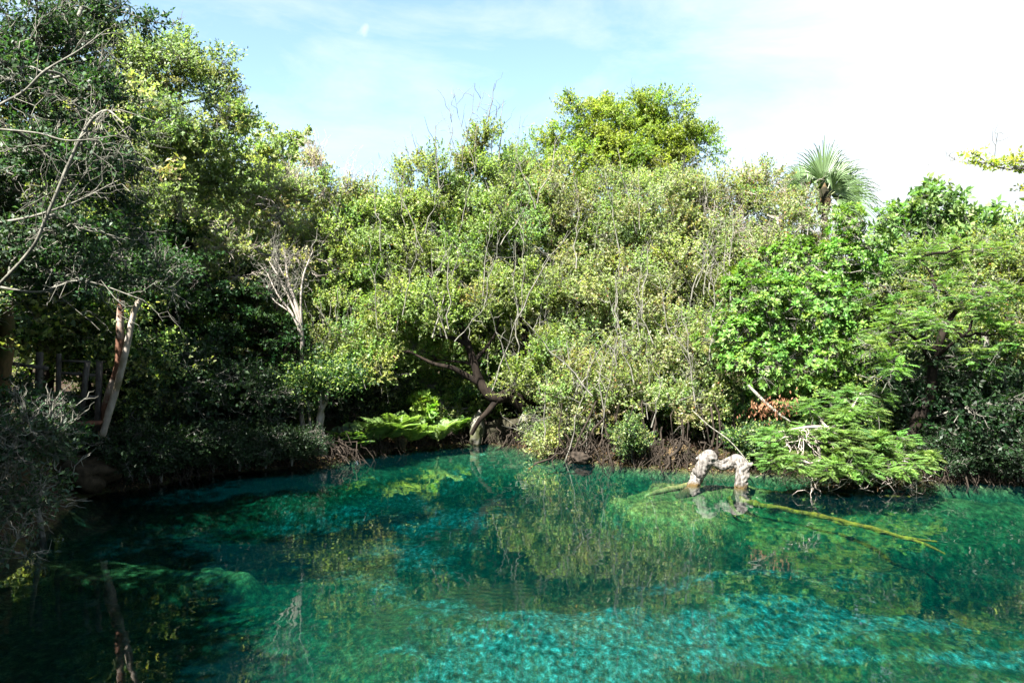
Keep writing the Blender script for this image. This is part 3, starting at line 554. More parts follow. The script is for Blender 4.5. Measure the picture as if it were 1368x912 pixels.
a = np.array([W(rs.uniform(1060, 1100), rs.uniform(572, 590), 16.1) for _ in range(n)]); b = a+np.c_[rs.randn(n)*.3, rs.randn(n)*.2, rs.uniform(-.55, .05, n)]
V, q = tubes(wig(a, b, 6, .08, rs), np.linspace(.012, .004, 6)[None]*np.ones((n, 1)), 4); dm.add(V, q)
n = 70; a = np.array([W(rs.uniform(1030, 1250), rs.uniform(625, 640), rs.uniform(15.6, 16.4)) for _ in range(n)]); b = a+np.c_[rs.randn(n)*.3, rs.randn(n)*.2, rs.uniform(-.35, .02, n)]
V, q = tubes(wig(a, b, 6, .08, rs), np.linspace(.010, .004, 6)[None]*np.ones((n, 1)), 4); dm.add(V, q); dm.build('dead_twigs', M_pale, sh)

# ---- overhanging branch top right
tl_, g = trunk_to(1560, 16, W(1500, 250, 15.5), .15)
tree('overhanging_tree', 'loose yellow-green leafy branch reaching in against the white sky at the upper right', 'tree', g, [tl_, [lb(1500, 250, 15.5, .06), lb(1420, 225, 15, .035), lb(1340, 225, 15, .015), lb(1300, 205, 15, .006)], [lb(1420, 225, 15, .03), lb(1370, 215, 15, .015), lb(1330, 222, 15, .006)]],
     [lob(1345, 222, 15, 30, 7, .4), lob(1375, 215, 15, 25, 12, .5), lob(1300, 205, 15, 10, 8, .2), lob(1312, 218, 15, 12, 4, .2), lob(1480, 240, 15.5, 60, 50), lob(1540, 300, 16, 70, 60), lob(1380, 250, 15, 14, 12, .3)], P_yell, M_leaf, 20, leafL=.085, s=.18, cps=3, lpc=6, tl=.18, cover=1.1, flat=.4, bare=6)

# ---- left: near shaded tree, with arching grey boughs
near = [[np.r_[ground_at(-60, 11.2), .2], lb(-40, 450, 11.2, .17), lb(-10, 330, 11.2, .13), lb(40, 200, 11.3, .09), lb(80, 90, 11.3, .05), lb(110, 10, 11.4, .03)],
        [lb(-20, 400, 9.8, 0.0232), lb(40, 335, 9.4, 0.0209), lb(62, 290, 9.3, 0.0186), lb(110, 180, 9.3, 0.0186), lb(140, 148, 9.3, 0.0130), lb(165, 165, 9.2, 0.0070)],
        [lb(0, 140, 9.2, 0.0162), lb(32, 122, 9.2, 0.0149), lb(60, 95, 9.2, 0.0139), lb(105, 68, 9.2, 0.0116), lb(142, 40, 9.2, 0.0056)],
        [lb(-10, 172, 9.2, 0.0139), lb(50, 178, 9.2, 0.0116), lb(95, 188, 9.2, 0.0093), lb(165, 180, 9.3, 0.0046)],
        [lb(-20, 300, 9.6, 0.0186), lb(40, 290, 9.4, 0.0162), lb(100, 270, 9.4, 0.0116), lb(160, 240, 9.4, 0.0046)],
        [lb(-20, 380, 9.8, 0.0186), lb(50, 390, 9.7, 0.0139), lb(110, 375, 9.7, 0.0116), lb(190, 400, 9.8, 0.0046)],
        [lb(-30, 240, 10.1, 0.0232), lb(30, 230, 11, 0.0186), lb(100, 230, 11.2, 0.0139), lb(180, 300, 11.6, 0.0056)]]
nl = [lob(30, 60, 11, 70, 60), lob(95, 60, 11.6, 50, 50), lob(130, 25, 12, 40, 35), lob(60, 150, 11, 70, 55), lob(135, 130, 11.6, 45, 45), lob(20, 240, 10.8, 60, 50), lob(100, 240, 11.2, 60, 50), lob(160, 210, 12, 40, 45), lob(30, 330, 10.8, 60, 40), lob(110, 320, 11.2, 55, 40), lob(165, 300, 12, 35, 40), lob(50, 390, 11, 55, 25), lob(130, 375, 11.4, 55, 25), lob(-60, 100, 11, 70, 90), lob(-70, 280, 11, 60, 80), lob(200, 28, 12, 14, 5, .2), lob(215, 372, 11.8, 28, 16), lob(60, 205, 9.9, 45, 30, .5), lob(115, 120, 9.9, 35, 25, .4), lob(20, 90, 9.8, 40, 25, .4), lob(110, 300, 9.9, 45, 22, .5), lob(30, 330, 9.9, 40, 25, .5), lob(130, 210, 9.9, 30, 25, .4), lob(90, 370, 10.1, 60, 14, .4)]
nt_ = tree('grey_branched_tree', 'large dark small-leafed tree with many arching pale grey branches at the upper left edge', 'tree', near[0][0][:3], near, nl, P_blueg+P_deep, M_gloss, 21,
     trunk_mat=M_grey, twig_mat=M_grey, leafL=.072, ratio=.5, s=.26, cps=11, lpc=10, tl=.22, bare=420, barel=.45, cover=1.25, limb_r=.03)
rs = np.random.RandomState(88); m = MB(); A = []; B = []
for pl in near[1:]:
    q = smooth_path(pl, 8)[:, :3]; tg = unit(np.gradient(q, axis=0))
    for f in range(5, len(q)):
        if rs.rand() < .35:
            A.append(q[f]); B.append(q[f]+unit(tg[f]*.9+rs.randn(3)*.6)*rs.uniform(.25, .9))
A = np.array(A); B = np.array(B); P = wig(A, B, 6, .07, rs, .05); V, q = tubes(P, np.linspace(.0065, .002, 6)[None]*np.ones((len(A), 1)), 4); m.add(V, q)
for f in (2, 3, 4, 5):
    B2 = P[:, f]+unit(unit(B-A)+rs.randn(len(A), 3)*.5)*rs.uniform(.12, .4, (len(A), 1)); V, q = tubes(wig(P[:, f], B2, 4, .07, rs), np.linspace(.004, .0015, 4)[None]*np.ones((len(A), 1)), 3); m.add(V, q)
m.build('twigs', M_grey, nt_)['kind'] = 'stuff'
# ---- trees of the left bank, further back
tl_, g = trunk_to(230, 19.5, W(240, 220, 20.5), .18)
tree('light_tree', 'tall sunlit yellow-green tree on the left bank reaching up against blue sky', 'tree', g, [tl_], [lob(235, 100, 21, 60, 50), lob(285, 130, 21, 45, 45), lob(190, 80, 20.5, 50, 50), lob(240, 170, 20, 65, 50), lob(305, 185, 20.6, 32, 32), lob(190, 170, 19.5, 50, 60), lob(250, 75, 21.5, 35, 25), lob(230, 240, 19.5, 60, 45), lob(325, 170, 21, 18, 14), lob(130, 45, 20.5, 50, 50), lob(180, 130, 21, 50, 55), lob(80, 90, 20, 50, 60), lob(120, 150, 20, 50, 60), lob(270, 210, 20.5, 45, 45), lob(170, 240, 19.5, 50, 50), lob(300, 245, 21, 40, 35)],
     [(.128, .180, .070), (.16, .205, .09), (.098, .145, .052)], M_fine, 22, leafL=.09, s=.55, inner=.1, cps=26, lpc=16, tl=.34, bare=150, barel=.6, cover=1.0)
tl_, g = trunk_to(370, 25.5, W(370, 220, 26), .14)
tree('small_crowned_tree', 'small bright crown of a tree showing above the left bank against blue sky', 'tree', g, [tl_], [lob(375, 200, 26, 30, 22), lob(350, 215, 26, 30, 28), lob(395, 185, 26, 14, 9), lob(370, 250, 25.5, 40, 35), lob(345, 180, 26, 14, 12)], P_olive, M_leaf, 23, leafL=.12, s=.42, cps=12, lpc=12, flat=.5)
tl_, g = trunk_to(400, 23, W(410, 330, 23), .13)
tree('twiggy_tree', 'olive tree full of fine bare twigs between the left bank and the broad central tree', 'tree', g, [tl_], [lob(330, 270, 21.5, 50, 40), lob(395, 270, 22.5, 48, 38), lob(445, 270, 23.5, 40, 38), lob(300, 330, 20.6, 50, 45), lob(380, 330, 22.4, 50, 40), lob(440, 340, 23, 45, 50), lob(420, 225, 23.5, 22, 16), lob(480, 262, 24, 22, 16)],
     P_greyg, M_fine, 24, leafL=.085, s=.55, inner=.1, up_tw=.3, cps=26, lpc=15, tl=.34, bare=320, barel=.75, twig_mat=M_pale, cover=.95)
# bare grey shrub
bl = []
for (p0, p1, p2, r) in [((392, 422), (372, 395), (357, 365), .03), ((395, 418), (372, 370), (360, 350), .03), ((398, 412), (385, 375), (380, 330), .035), ((402, 410), (405, 370), (418, 335), .03), ((396, 412), (384, 380), (368, 345), .025), ((392, 422), (365, 400), (358, 378), .02)]:
    bl.append([lb(404, 455, 20.5, .05), lb(*p0, 20.3, r), lb(*p1, 20.2, r*.75), lb(*p2, 20.2, r*.35)])
bs = empty('bare_shrub', W(404, 600, 20.5), 'leafless shrub of pale upright stems in front of dark foliage on the left bank', 'shrub')
m = MB(); rs = np.random.RandomState(4); gnarl(m, [np.r_[W(410, 610, 20.6), .07], lb(402, 540, 20.6, .06), lb(404, 455, 20.5, .05)], 8)
for b_ in bl: gnarl(m, b_, 7, 6, .05)
tips = []
for b_ in bl:
    q = smooth_path(b_, 6)[:, :3]
    for f in range(8, len(q)):
        for _ in range(1):
            d = unit(np.array([rs.randn()*.9, rs.randn()*.5, 1.0])); tips.append((q[f], q[f]+d*rs.uniform(.3, .9)))
A = np.array([t_[0] for t_ in tips]); B = np.array([t_[1] for t_ in tips]); P = wig(A, B, 6, .05, rs); V, q = tubes(P, np.linspace(.011, .003, 6)[None]*np.ones((len(A), 1)), 4); tw = MB(); tw.add(V, q)
for f in (2, 3, 4):
    B2 = P[:, f]+unit(rs.randn(len(A), 3)*.7+np.array([0, 0, .8]))*rs.uniform(.15, .4, (len(A), 1)); V, q = tubes(wig(P[:, f], B2, 4, .06, rs), np.linspace(.006, .002, 4)[None]*np.ones((len(A), 1)), 3); tw.add(V, q)
m.build('stems', M_pale, bs, smooth=True); tw.build('twigs', M_grey, bs)['kind'] = 'stuff'

# shaded layered tree of the left bank
tl_, g = trunk_to(300, 20.8, W(310, 420, 20.6), .14)
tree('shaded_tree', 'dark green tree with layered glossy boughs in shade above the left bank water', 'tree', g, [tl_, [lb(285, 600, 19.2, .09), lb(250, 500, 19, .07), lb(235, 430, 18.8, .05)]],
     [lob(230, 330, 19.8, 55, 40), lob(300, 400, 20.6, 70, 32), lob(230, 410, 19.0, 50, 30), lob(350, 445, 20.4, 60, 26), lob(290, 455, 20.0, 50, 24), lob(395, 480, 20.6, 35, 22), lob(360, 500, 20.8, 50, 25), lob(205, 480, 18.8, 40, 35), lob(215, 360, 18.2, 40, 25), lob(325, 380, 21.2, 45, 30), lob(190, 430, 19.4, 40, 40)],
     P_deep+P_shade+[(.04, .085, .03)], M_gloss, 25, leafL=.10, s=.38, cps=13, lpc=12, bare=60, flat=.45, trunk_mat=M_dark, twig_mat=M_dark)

# ---- reddish peeling twin trunk
gb = empty('peeling_bark_tree', W(137, 590, 15.6), 'slender tree of two crossing stems, one red and peeling, beside the wooden steps', 'tree')
m = MB(); gnarl(m, [lb(137, 596, 15.6, .08), lb(138, 560, 15.6, .085), lb(147, 525, 15.6, .085), lb(157, 490, 15.6, .07), lb(160, 455, 15.6, .075), lb(161, 415, 15.6, .065), lb(165, 360, 15.6, .05)], 14, 8, .07); o = m.build('trunk', M_gumbo, gb, smooth=True); o['label'] = 'stem with red peeling bark'
m = MB(); gnarl(m, [lb(136, 585, 15.5, .06), lb(143, 560, 15.45, .065), lb(158, 510, 15.4, .065), lb(170, 460, 15.4, .06), lb(177, 425, 15.4, .055), lb(184, 405, 15.4, .055), lb(205, 370, 15.5, .04), lb(225, 345, 15.6, .02)], 14, 8, .06); o = m.build('trunk', M_smooth, gb, smooth=True); o['label'] = 'smooth pale grey stem'
rs = np.random.RandomState(41); m = MB(); cr = MB()
cen = [W(190, 380, 15.4), W(230, 360, 15.6), W(150, 370, 15.3), W(205, 345, 15.6), W(170, 345, 15.5)]
for c in cen:
    e, d = shell(c, np.array([.7, .7, .35]), 70, rs, .3, 1); V, q = tubes(wig(np.repeat(c[None], 70, 0), e, 5, .07, rs), np.linspace(.012, .003, 5)[None]*np.ones((70, 1)), 4); m.add(V, q)
    ps = np.repeat(e, 9, 0)+rs.randn(630, 3)*.07; leaf_quads(cr, ps, unit(rs.randn(630, 3)), unit(rs.randn(630, 3)*.5+np.array([0, 0, 1])), rs.uniform(.06, .1, 630), rs.uniform(.03, .05, 630), colors(P_deep, 630, rs))
m.build('branches', M_grey, gb); cr.build('crown', M_gloss, gb)
# mossy trunk at the left edge
mt = empty('mossy_trunk', W(5, 560, 13.8), 'thick ochre mossy tree trunk at the left edge behind the wooden rail', 'tree')
m = MB(); gnarl(m, [lb(-4, 590, 13.8, .2), lb(0, 530, 13.8, .15), lb(5, 480, 13.8, .14), lb(9, 430, 13.8, .12), lb(2, 330, 13.8, .10)], 14, 8, .1); m.build('trunk', bark_mat('mossy_bark', (.025, .02, .012), (.11, .07, .03), 6, .9, .6, (.03, .035, .012)), mt, smooth=True)

# twisted small trunks by the dark bank
tt = empty('twisted_tree', W(425, 610, 20.3), 'small tree with pale twisted stems at the dark bank left of the ferns', 'tree')
m = MB()
for pl in ([(430, 612, .09), (426, 580, .08), (428, 550, .08), (435, 535, .06), (440, 510, .04)], [(420, 612, .06), (420, 590, .06), (430, 560, .06), (428, 530, .045), (436, 500, .03)], [(413, 608, .035), (414, 570, .035), (412, 540, .03), (413, 530, .02)], [(436, 612, .05), (433, 585, .045), (427, 560, .04)], [(414, 532, .035), (424, 525, .03), (437, 516, .03)]):
    gnarl(m, [lb(a_, b_, 20.2, c_) for a_, b_, c_ in pl], 9, 8, .12, 4)
m.build('trunk', M_smooth, tt, smooth=True)
cr = MB(); rs = np.random.RandomState(42); n = 3600
for c in (W(425, 505, 20.2), W(402, 515, 20), W(455, 500, 20.3)):
    sub, d = shell(c, np.array([.7, .5, .3]), 26, rs, .3, 1); ps = np.repeat(sub, 60, 0)+rs.randn(26*60, 3)*.2; k = len(ps)
    leaf_quads(cr, ps, unit(rs.randn(k, 3)), unit(rs.randn(k, 3)*.5+np.array([0, 0, 1])), rs.uniform(.07, .11, k), rs.uniform(.035, .055, k), colors(P_deep+P_olive[:2], k, rs))
cr.build('crown', M_leaf, tt)

# ---- near left bush over the water
def lbush(name, label, base, lobes, seed, **kw):
    b = np.asarray(base); lim = [[np.r_[b, .05], np.r_[b*.5+np.asarray(lobes[0][0])*.5, .035], np.r_[lobes[0][0], .02]]]
    kw.setdefault('crown_name', 'foliage')
    return tree(name, label, 'shrub', b, lim, lobes, kw.pop('pal', P_blueg), kw.pop('lm', M_gloss), seed, **kw)
lbush('drooping_shrub', 'nearest shrub, blue-green leaves on thin grey twigs hanging over the water at the left edge', np.array([-5.6, 7.4, .8]),
      [lob(20, 600, 7.6, 50, 40), lob(60, 585, 7.6, 40, 28), lob(15, 670, 7.4, 45, 40), lob(55, 660, 7.4, 30, 35), lob(12, 735, 7.2, 30, 30), lob(-50, 640, 7.6, 50, 80), lob(30, 560, 8, 50, 20)], 26,
      leafL=.06, ratio=.42, s=.16, cps=9, lpc=9, tl=.16, bare=170, barel=.3, cover=.75, limb_r=.018, twig_mat=M_grey)
lbush('bank_shrub', 'dark shrub in front of the wooden rail above the near left shrub', ground_at(60, 12.4), [lob(30, 540, 12.2, 40, 30), lob(75, 560, 12.2, 30, 22), lob(60, 585, 12, 40, 25), lob(20, 590, 12, 30, 25)], 27, leafL=.085, s=.2, cps=9, lpc=9, tl=.2, pal=P_deep+P_blueg, bare=30, barel=.3)

# ---- undergrowth, copies of three shrubs
def proto(seed, pal, lm, size, leafL, nl=5):
    rs = np.random.RandomState(seed); lobs = [(np.array([rs.uniform(-.5, .5)*size, rs.uniform(-.35, .35)*size, rs.uniform(.35, .75)*size]), (.42*size, .38*size, .34*size)) for _ in range(nl)]
    lobs.append((np.array([0, 0, .35*size]), (.5*size, .45*size, .3*size)))
    lim = [[np.array([0, 0, -.1, .04]), np.array([rs.uniform(-.1, .1), 0, .25*size, .03]), np.array([rs.uniform(-.3, .3), 0, .6*size, .015])] for _ in range(3)]
    return tree('undergrowth_shrub', 'x', 'shrub', (0, 0, 0), lim, lobs, pal, lm, seed, leafL=leafL, s=.32*size/2*1.2, cps=12, lpc=11, crown_name='foliage', bare=14, barel=.4, cover=.9, S=6)
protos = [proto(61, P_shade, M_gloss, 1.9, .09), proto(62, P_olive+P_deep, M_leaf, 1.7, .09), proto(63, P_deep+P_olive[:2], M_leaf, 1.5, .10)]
def copy_tree(src, loc, rz, sx, label=None, group=None, tilt=0):
    r = src.copy(); COL.objects.link(r); r.location = tuple(loc); r.rotation_euler = (tilt, 0, rz); r.scale = (sx, sx, sx)
    if label: r['label'] = label
    if group: r['group'] = group
    for ch in src.children: c = ch.copy(); COL.objects.link(c); c.parent = r
    return r
rs = np.random.RandomState(77)
spots = []
for (px, D) in [(150, 17.6), (190, 18.2), (240, 19.0), (275, 19.4), (320, 19.8), (355, 20.2), (390, 21.4), (440, 24.4), (225, 20.8), (300, 21.6), (380, 22.8), (430, 23.4)]: spots.append((px, D, 0))
for (px, D) in [(500, 24.6), (540, 25.6), (590, 26.2), (640, 26.4), (690, 26.6), (740, 25.6), (790, 24.2), (840, 23.2), (620, 25.2), (560, 27.0), (660, 28.2)]: spots.append((px, D, 1))
for (px, D) in [(890, 22.6), (940, 21.6), (985, 21.0), (1030, 20.6), (960, 23.6), (1080, 22)]: spots.append((px, D, 2))
for (px, D) in [(1130, 20.6), (1180, 19.6), (1215, 18.8), (1260, 18.6), (1300, 18.4), (1345, 18.2), (1385, 18.0), (1240, 20.6), (1310, 20.4), (1370, 20.2), (1420, 18.2), (1160, 22)]: spots.append((px, D, 3))
U = ['dark leafy undergrowth shrub in deep shade along the left bank', 'leafy undergrowth shrub beneath the broad central trees', 'undergrowth shrub beneath the trees behind the driftwood', 'shaded undergrowth shrub on the bank right of the feathery shrub']
UG = ['undergrowth in deep shade on the left bank', 'undergrowth beneath the central trees', 'undergrowth behind the driftwood', 'undergrowth on the right bank']
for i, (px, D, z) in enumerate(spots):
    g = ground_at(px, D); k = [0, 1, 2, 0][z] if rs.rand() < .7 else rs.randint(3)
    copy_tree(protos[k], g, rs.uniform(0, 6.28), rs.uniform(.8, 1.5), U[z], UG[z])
shore_pl = [(150, 655), (180, 652), (215, 648), (250, 642), (285, 637), (320, 633), (355, 630), (390, 628), (735, 606), (765, 612), (845, 622), (1010, 633), (1255, 644), (1290, 645), (1325, 646), (1360, 648), (1395, 649), (1275, 643), (1340, 645)]
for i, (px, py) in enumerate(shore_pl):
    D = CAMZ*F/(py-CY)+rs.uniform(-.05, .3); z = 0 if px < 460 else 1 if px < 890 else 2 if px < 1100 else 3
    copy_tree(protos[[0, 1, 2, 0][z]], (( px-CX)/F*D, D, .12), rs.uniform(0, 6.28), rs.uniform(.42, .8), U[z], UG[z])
# trees of the wood behind
def bgtree(seed, pal, lm):
    rs = np.random.RandomState(seed); lobs = [(np.array([rs.uniform(-2, 2), rs.uniform(-1.6, 1.6), rs.uniform(1.6, 6.0)]), (1.5, 1.4, 1.15)) for _ in range(13)]
    lim = [[np.array([0, 0, -.2, .16]), np.array([.1, 0, 1.5, .13]), np.array([-.15, .1, 3.2, .1]), np.array([.1, 0, 5, .05])]]
    return tree('forest_tree', 'x', 'tree', (0, 0, 0), lim, lobs, pal, lm, seed, leafL=.13, s=.55, cps=12, lpc=11, tl=.34, cover=.75, bare=40, barel=.7, trunk_mat=M_dark, twig_mat=M_grey)
bgp = [bgtree(71, P_olive, M_leaf), bgtree(72, P_deep+P_olive, M_leaf), bgtree(73, P_greyg, M_leaf)]
bgs = [(150, 24, .95), (255, 25, .95), (330, 27, .85), (400, 28.5, .82), (465, 28, .8), (540, 29.5, .9), (620, 29, .9), (700, 28.5, 1.0), (780, 28, 1.0), (860, 27.5, 1.0), (930, 28, .98), (1000, 27, .9), (1060, 29, .8), (1150, 28, .78), (1210, 27, .78), (1290, 27, .75), (1370, 25, .8), (270, 28, 1.25), (340, 30, 1.15), (395, 31, 1.1), (200, 24, 1.15), (60, 20, 1.0), (110, 17.5, .75), (-60, 15.5, 1.1), (1450, 22, .9), (30, 25, 1.2)]
for i, (px, D, s_) in enumerate(bgs):
    copy_tree(bgp[i % 3], ground_at(px, D), rs.uniform(0, 6.28), s_, 'dense green tree of the wood behind the front row of trees', 'trees of the wood behind')
for x, y, s_ in [(-7.4, 3.0, 1.05), (-8.3, 6.0, 1.0), (-13.5, 8.0, 1.5), (-13, 3.0, 1.3), (-10.5, 4.5, 1.15), (-8.6, 1.0, 1.0), (-9.5, 9.0, 1.0), (-11.5, 12.5, 1.2), (-6.5, -2.5, .95)]:
    copy_tree(bgp[1], (x, y, gz(x, y)), rs.uniform(0, 6.28), s_, 'tree on the near left bank outside the view, shading the water', 'trees beside the viewer on the left bank')
for p in protos+bgp:
    for ch in list(p.children): bpy.data.objects.remove(ch)
    bpy.data.objects.remove(p)

# ---- ferns and bright plant by the water
def frond(mb, base, dirn, ln, rs, pal):
    t = np.linspace(0, 1, 9); P = base+dirn*ln*t[:, None]*np.array([1, 1, .9])+np.array([0, 0, -1])*(ln*.36*t**2)[:, None]
    V, q = tubes(P[None], np.linspace(.006, .002, 9)[None], 3); mb.add(V, q, np.array([.08, .10, .03]))
    n = 22; u = np.linspace(.1, 1, n); Pp = np.stack([np.interp(u, t, P[:, i]) for i in range(3)], 1); T = unit(np.gradient(Pp, axis=0)); sd_ = unit(np.cross(T, np.array([0, 0, 1.])))
    for sg in (-1, 1):
        L_ = ln*.20*np.sin(PI*(.15+.83*u)**.9)+.01; c = colors(pal, n, rs, .12)
        leaf_quads(mb, Pp, unit(sd_*sg+T*.35), unit(np.cross(sd_, T)+.05*rs.randn(n, 3)), L_, np.full(n, ln*.030), c, .1)
def fern(px, py, D, ln, seed, label, pal=P_vivid):
    rs = np.random.RandomState(seed); p = W(px, py, D); r = empty('fern', p, label, 'fern', None)
    for k in range(22):
        a = rs.uniform(0, 6.28); mb = MB(); frond(mb, p, unit(np.array([math.cos(a), math.sin(a)*.8-.2, rs.uniform(1.0, 2.4)])), ln*rs.uniform(.7, 1.2), rs, pal); mb.build('frond', M_leaf, r)
PF = [(.12, .20, .055), (.15, .22, .07), (.09, .16, .04)]
fern(497, 596, 21.6, 1.38, 1, 'arching fern farthest left of the sunlit ferns at the water', PF)
fern(525, 588, 21.9, 1.62, 2, 'largest sunlit fern with long arching fronds at the water edge', PF)
fern(549, 592, 22.3, 1.26, 3, 'sunlit fern between the largest fern and the yellow-green plant', PF)
fern(585, 590, 22.5, 1.26, 4, 'pale sunlit fern bending to the water right below the yellow-green plant', [(.17, .24, .10), (.12, .19, .06)])
fern(470, 604, 21.0, 1.32, 5, 'shaded fern hanging at the water edge by the twisted stems', P_vivid+P_blueg)
fern(448, 604, 20.7, 1.08, 6, 'shaded fern just right of the twisted stems', P_deep+P_blueg)
fern(606, 580, 23.4, 1.08, 7, 'small green fern between the yellow-green plant and the white rock', P_vivid)
g = W(566, 590, 23)
tree('broadleaf_plant', 'bright yellow-green broad-leafed plant among the ferns at the water', 'plant', g, [[np.r_[g, .02], lb(564, 570, 23, .018), lb(560, 545, 23, .01)]], [lob(558, 540, 23, 14, 12, .25), lob(570, 555, 22.9, 12, 12, .25), lob(552, 558, 22.8, 9, 10, .2), lob(572, 538, 23, 8, 8, .2)], [(.15, .23, .03), (.12, .20, .03), (.08, .15, .02)], M_leaf, 31, leafL=.19, ratio=.7, s=.14, cps=4, lpc=6, tl=.12, crown_name='foliage', cover=.9)
tree('waterside_shrub', 'small green shrub just left of the white rock under the dark trunk', 'shrub', W(612, 590, 23.8), [[np.r_[W(612, 590, 23.8), .03], lb(612, 560, 23.8, .02), lb(610, 540, 24, .01)]], [lob(610, 562, 23.9, 26, 22, .5), lob(593, 545, 24.2, 24, 22, .5), lob(625, 530, 24.6, 30, 24, .5), lob(580, 515, 24.8, 30, 22, .5), lob(655, 545, 24.8, 20, 20, .4)], P_vivid+P_olive, M_leaf, 32, leafL=.09, s=.22, cps=9, lpc=9, tl=.16, crown_name='foliage')

# ---- rocks
def rock(name, label, cat, px, py, D, rx, ry, rd, m, seed):
    c = W(px, py, D); k = D/F; r = np.array([rx*k, rd, ry*k]); nu, nv = 40, 26
    u = np.arange(nu)*2*PI/nu; v_ = np.linspace(-PI/2+.03, PI/2-.03, nv); U_, V_ = np.meshgrid(u, v_)
    d = np.stack([np.cos(V_)*np.cos(U_), np.cos(V_)*np.sin(U_), np.sin(V_)], -1)
    n_ = fbm(d[..., 0]*1.4+seed, d[..., 1]*1.4+d[..., 2]*1.9, 5, seed)-.5; n2 = np.abs(fbm(d[..., 0]*2.5+seed*2, d[..., 2]*2.5+d[..., 1], 3, seed+9)-.5)
    pts = d*(1+n_*.9-n2*.5)[..., None]*r
    ix = np.arange(nu*nv).reshape(nv, nu); nx = np.roll(ix, -1, 1); mb = MB(); mb.add(c+pts, np.stack([ix[:-1], nx[:-1], nx[1:], ix[1:]], -1))
    o = mb.build(name, m, origin=c, smooth=True); tag(o, label, cat)
rock('rock', 'pale upright limestone rock at the water below the dark leaning trunk', 'rock', 637, 576, 23.4, 11, 24, .3, M_rock, 2)
rock('rock', 'rounded white rock half hidden by leaves right of the dark forked trunk', 'rock', 706, 566, 22.2, 13, 15, .3, M_rock, 5)
rock('rock', 'rough ochre rock at the bank left of the driftwood', 'rock', 908, 612, 19.3, 20, 17, .35, M_ochre, 7)
rock('rock', 'low reddish brown stone at the water under the drooping boughs', 'rock', 776, 611, 19.8, 15, 8, .25, M_root, 9)
rock('rock', 'small brown rock between the ferns at the water', 'rock', 536, 590, 22, 8, 12, .2, M_ochre, 11)
rock('rock', 'dark mossy ledge of rock under the central dark trunk', 'rock', 675, 580, 23.8, 36, 22, .5, bark_mat('dark_rock', (.008, .008, .005), (.035, .032, .02), 6, .9, .8), 13)
rock('rock', 'earthy rock face at the waterline below the wooden steps', 'rock', 118, 632, 15.6, 34, 24, .5, bark_mat('earth_rock', (.012, .010, .006), (.05, .038, .024), 7, .95, .8), 15)

# ---- driftwood arch
dw = MB()
D = 16.9
gnarl(dw, [lb(906, 668, 16.6, 0.0756), lb(924, 652, 16.8, 0.1176), lb(930, 640, D, 0.1260), lb(938, 624, D, 0.1386), lb(947, 611, D, 0.1428), lb(955, 617, D, 0.0924), lb(964, 623, D, 0.0714), lb(975, 621, D-.05, 0.0756), lb(984, 615, D-.1, 0.1176), lb(991, 625, D-.2, 0.1428), lb(990, 640, D-.3, 0.1386), lb(988, 655, D-.35, 0.1176), lb(982, 672, D-.5, 0.0924)], 40, 22, .13, 7, 3, rough=.5)
gnarl(dw, [lb(991, 622, D-.1, 0.0740), lb(999, 622, D-.1, 0.0518), lb(1006, 619, D-.1, 0.0296)], 14, 10, .2, 6, 4, rough=.5)
gnarl(dw, [lb(945, 612, D, 0.0962), lb(937, 610, D, 0.0592), lb(930, 613, D, 0.0259)], 14, 10, .2, 6, 5)
gnarl(dw, [lb(960, 620, D, 0.0592), lb(975, 612, D+.05, 0.0370), lb(985, 608, D+.1, 0.0148)], 14, 10, .2, 6, 6)
gnarl(dw, [lb(934, 634, D-.1, 0.0666), lb(926, 626, D-.1, 0.0296)], 10, 6, .2, 6, 8)
o = dw.build('driftwood', M_drift, origin=W(960, 640, D), smooth=True); tag(o, 'sun-bleached driftwood arch standing in the water on two legs', 'driftwood')
def uw(px, py, z, r):  # point under the surface at height z seen at px,py
    D = (CAMZ-z)*F/(py-CY); return np.r_[(px-CX)/F*D, D, z, r]
s_ = MB()
gnarl(s_, [uw(982, 664, -0.230, 0.077), uw(1000, 671, -0.220, 0.061), uw(1040, 678, -0.190, 0.047), uw(1080, 686, -0.180, 0.041), uw(1125, 696, -0.175, 0.041), uw(1160, 704, -0.175, 0.039), uw(1200, 716, -0.190, 0.031), uw(1235, 726, -0.190, 0.024), uw(1262, 739, -0.210, 0.014)], 12, 14, .38, 5, 2)
gnarl(s_, [uw(1200, 716, -0.190, 0.022), uw(1225, 720, -0.190, 0.020), uw(1252, 723, -0.190, 0.011)], 8, 6, .2, 9, 3)
gnarl(s_, [uw(1112, 694, -0.190, 0.028), uw(1122, 699, -0.220, 0.024), uw(1132, 702, -0.250, 0.011)], 8, 6, .3, 9, 3); gnarl(s_, [uw(1160, 704, -0.180, 0.028), uw(1172, 710, -0.220, 0.022), uw(1183, 714, -0.250, 0.011)], 8, 6, .3, 9, 4)
gnarl(s_, [uw(975, 665, -0.250, 0.055), uw(980, 680, -0.290, 0.044), uw(992, 690, -0.330, 0.033)], 9, 6, .2, 9, 4)
tag(s_.build('sunken_branch', M_sub, origin=(6, 14, -.1), smooth=True), 'long yellow algae-covered branch just under the water right of the driftwood', 'branch')
s_ = MB(); gnarl(s_, [uw(924, 647, -.13, .07), uw(905, 652, -.15, .07), uw(880, 657, -.17, .065), uw(862, 663, -.2, .035)], 12, 8, .15, 5, 2)
tag(s_.build('sunken_log', bark_mat('brown_sunk_wood', (.10, .06, .02), (.26, .17, .06), 7), origin=(4, 16, -.1), smooth=True), 'brown log lying under the water left of the driftwood', 'log')
s_ = MB(); gnarl(s_, [uw(1090, 656, -.14, .03), uw(1150, 661, -.14, .03), uw(1240, 664, -.14, .02)], 8, 8, .15, 5, 2)
tag(s_.build('sunken_branch', M_sub, origin=(7, 15, -.1), smooth=True), 'short orange-brown branch in the water directly below the feathery shrub', 'branch')
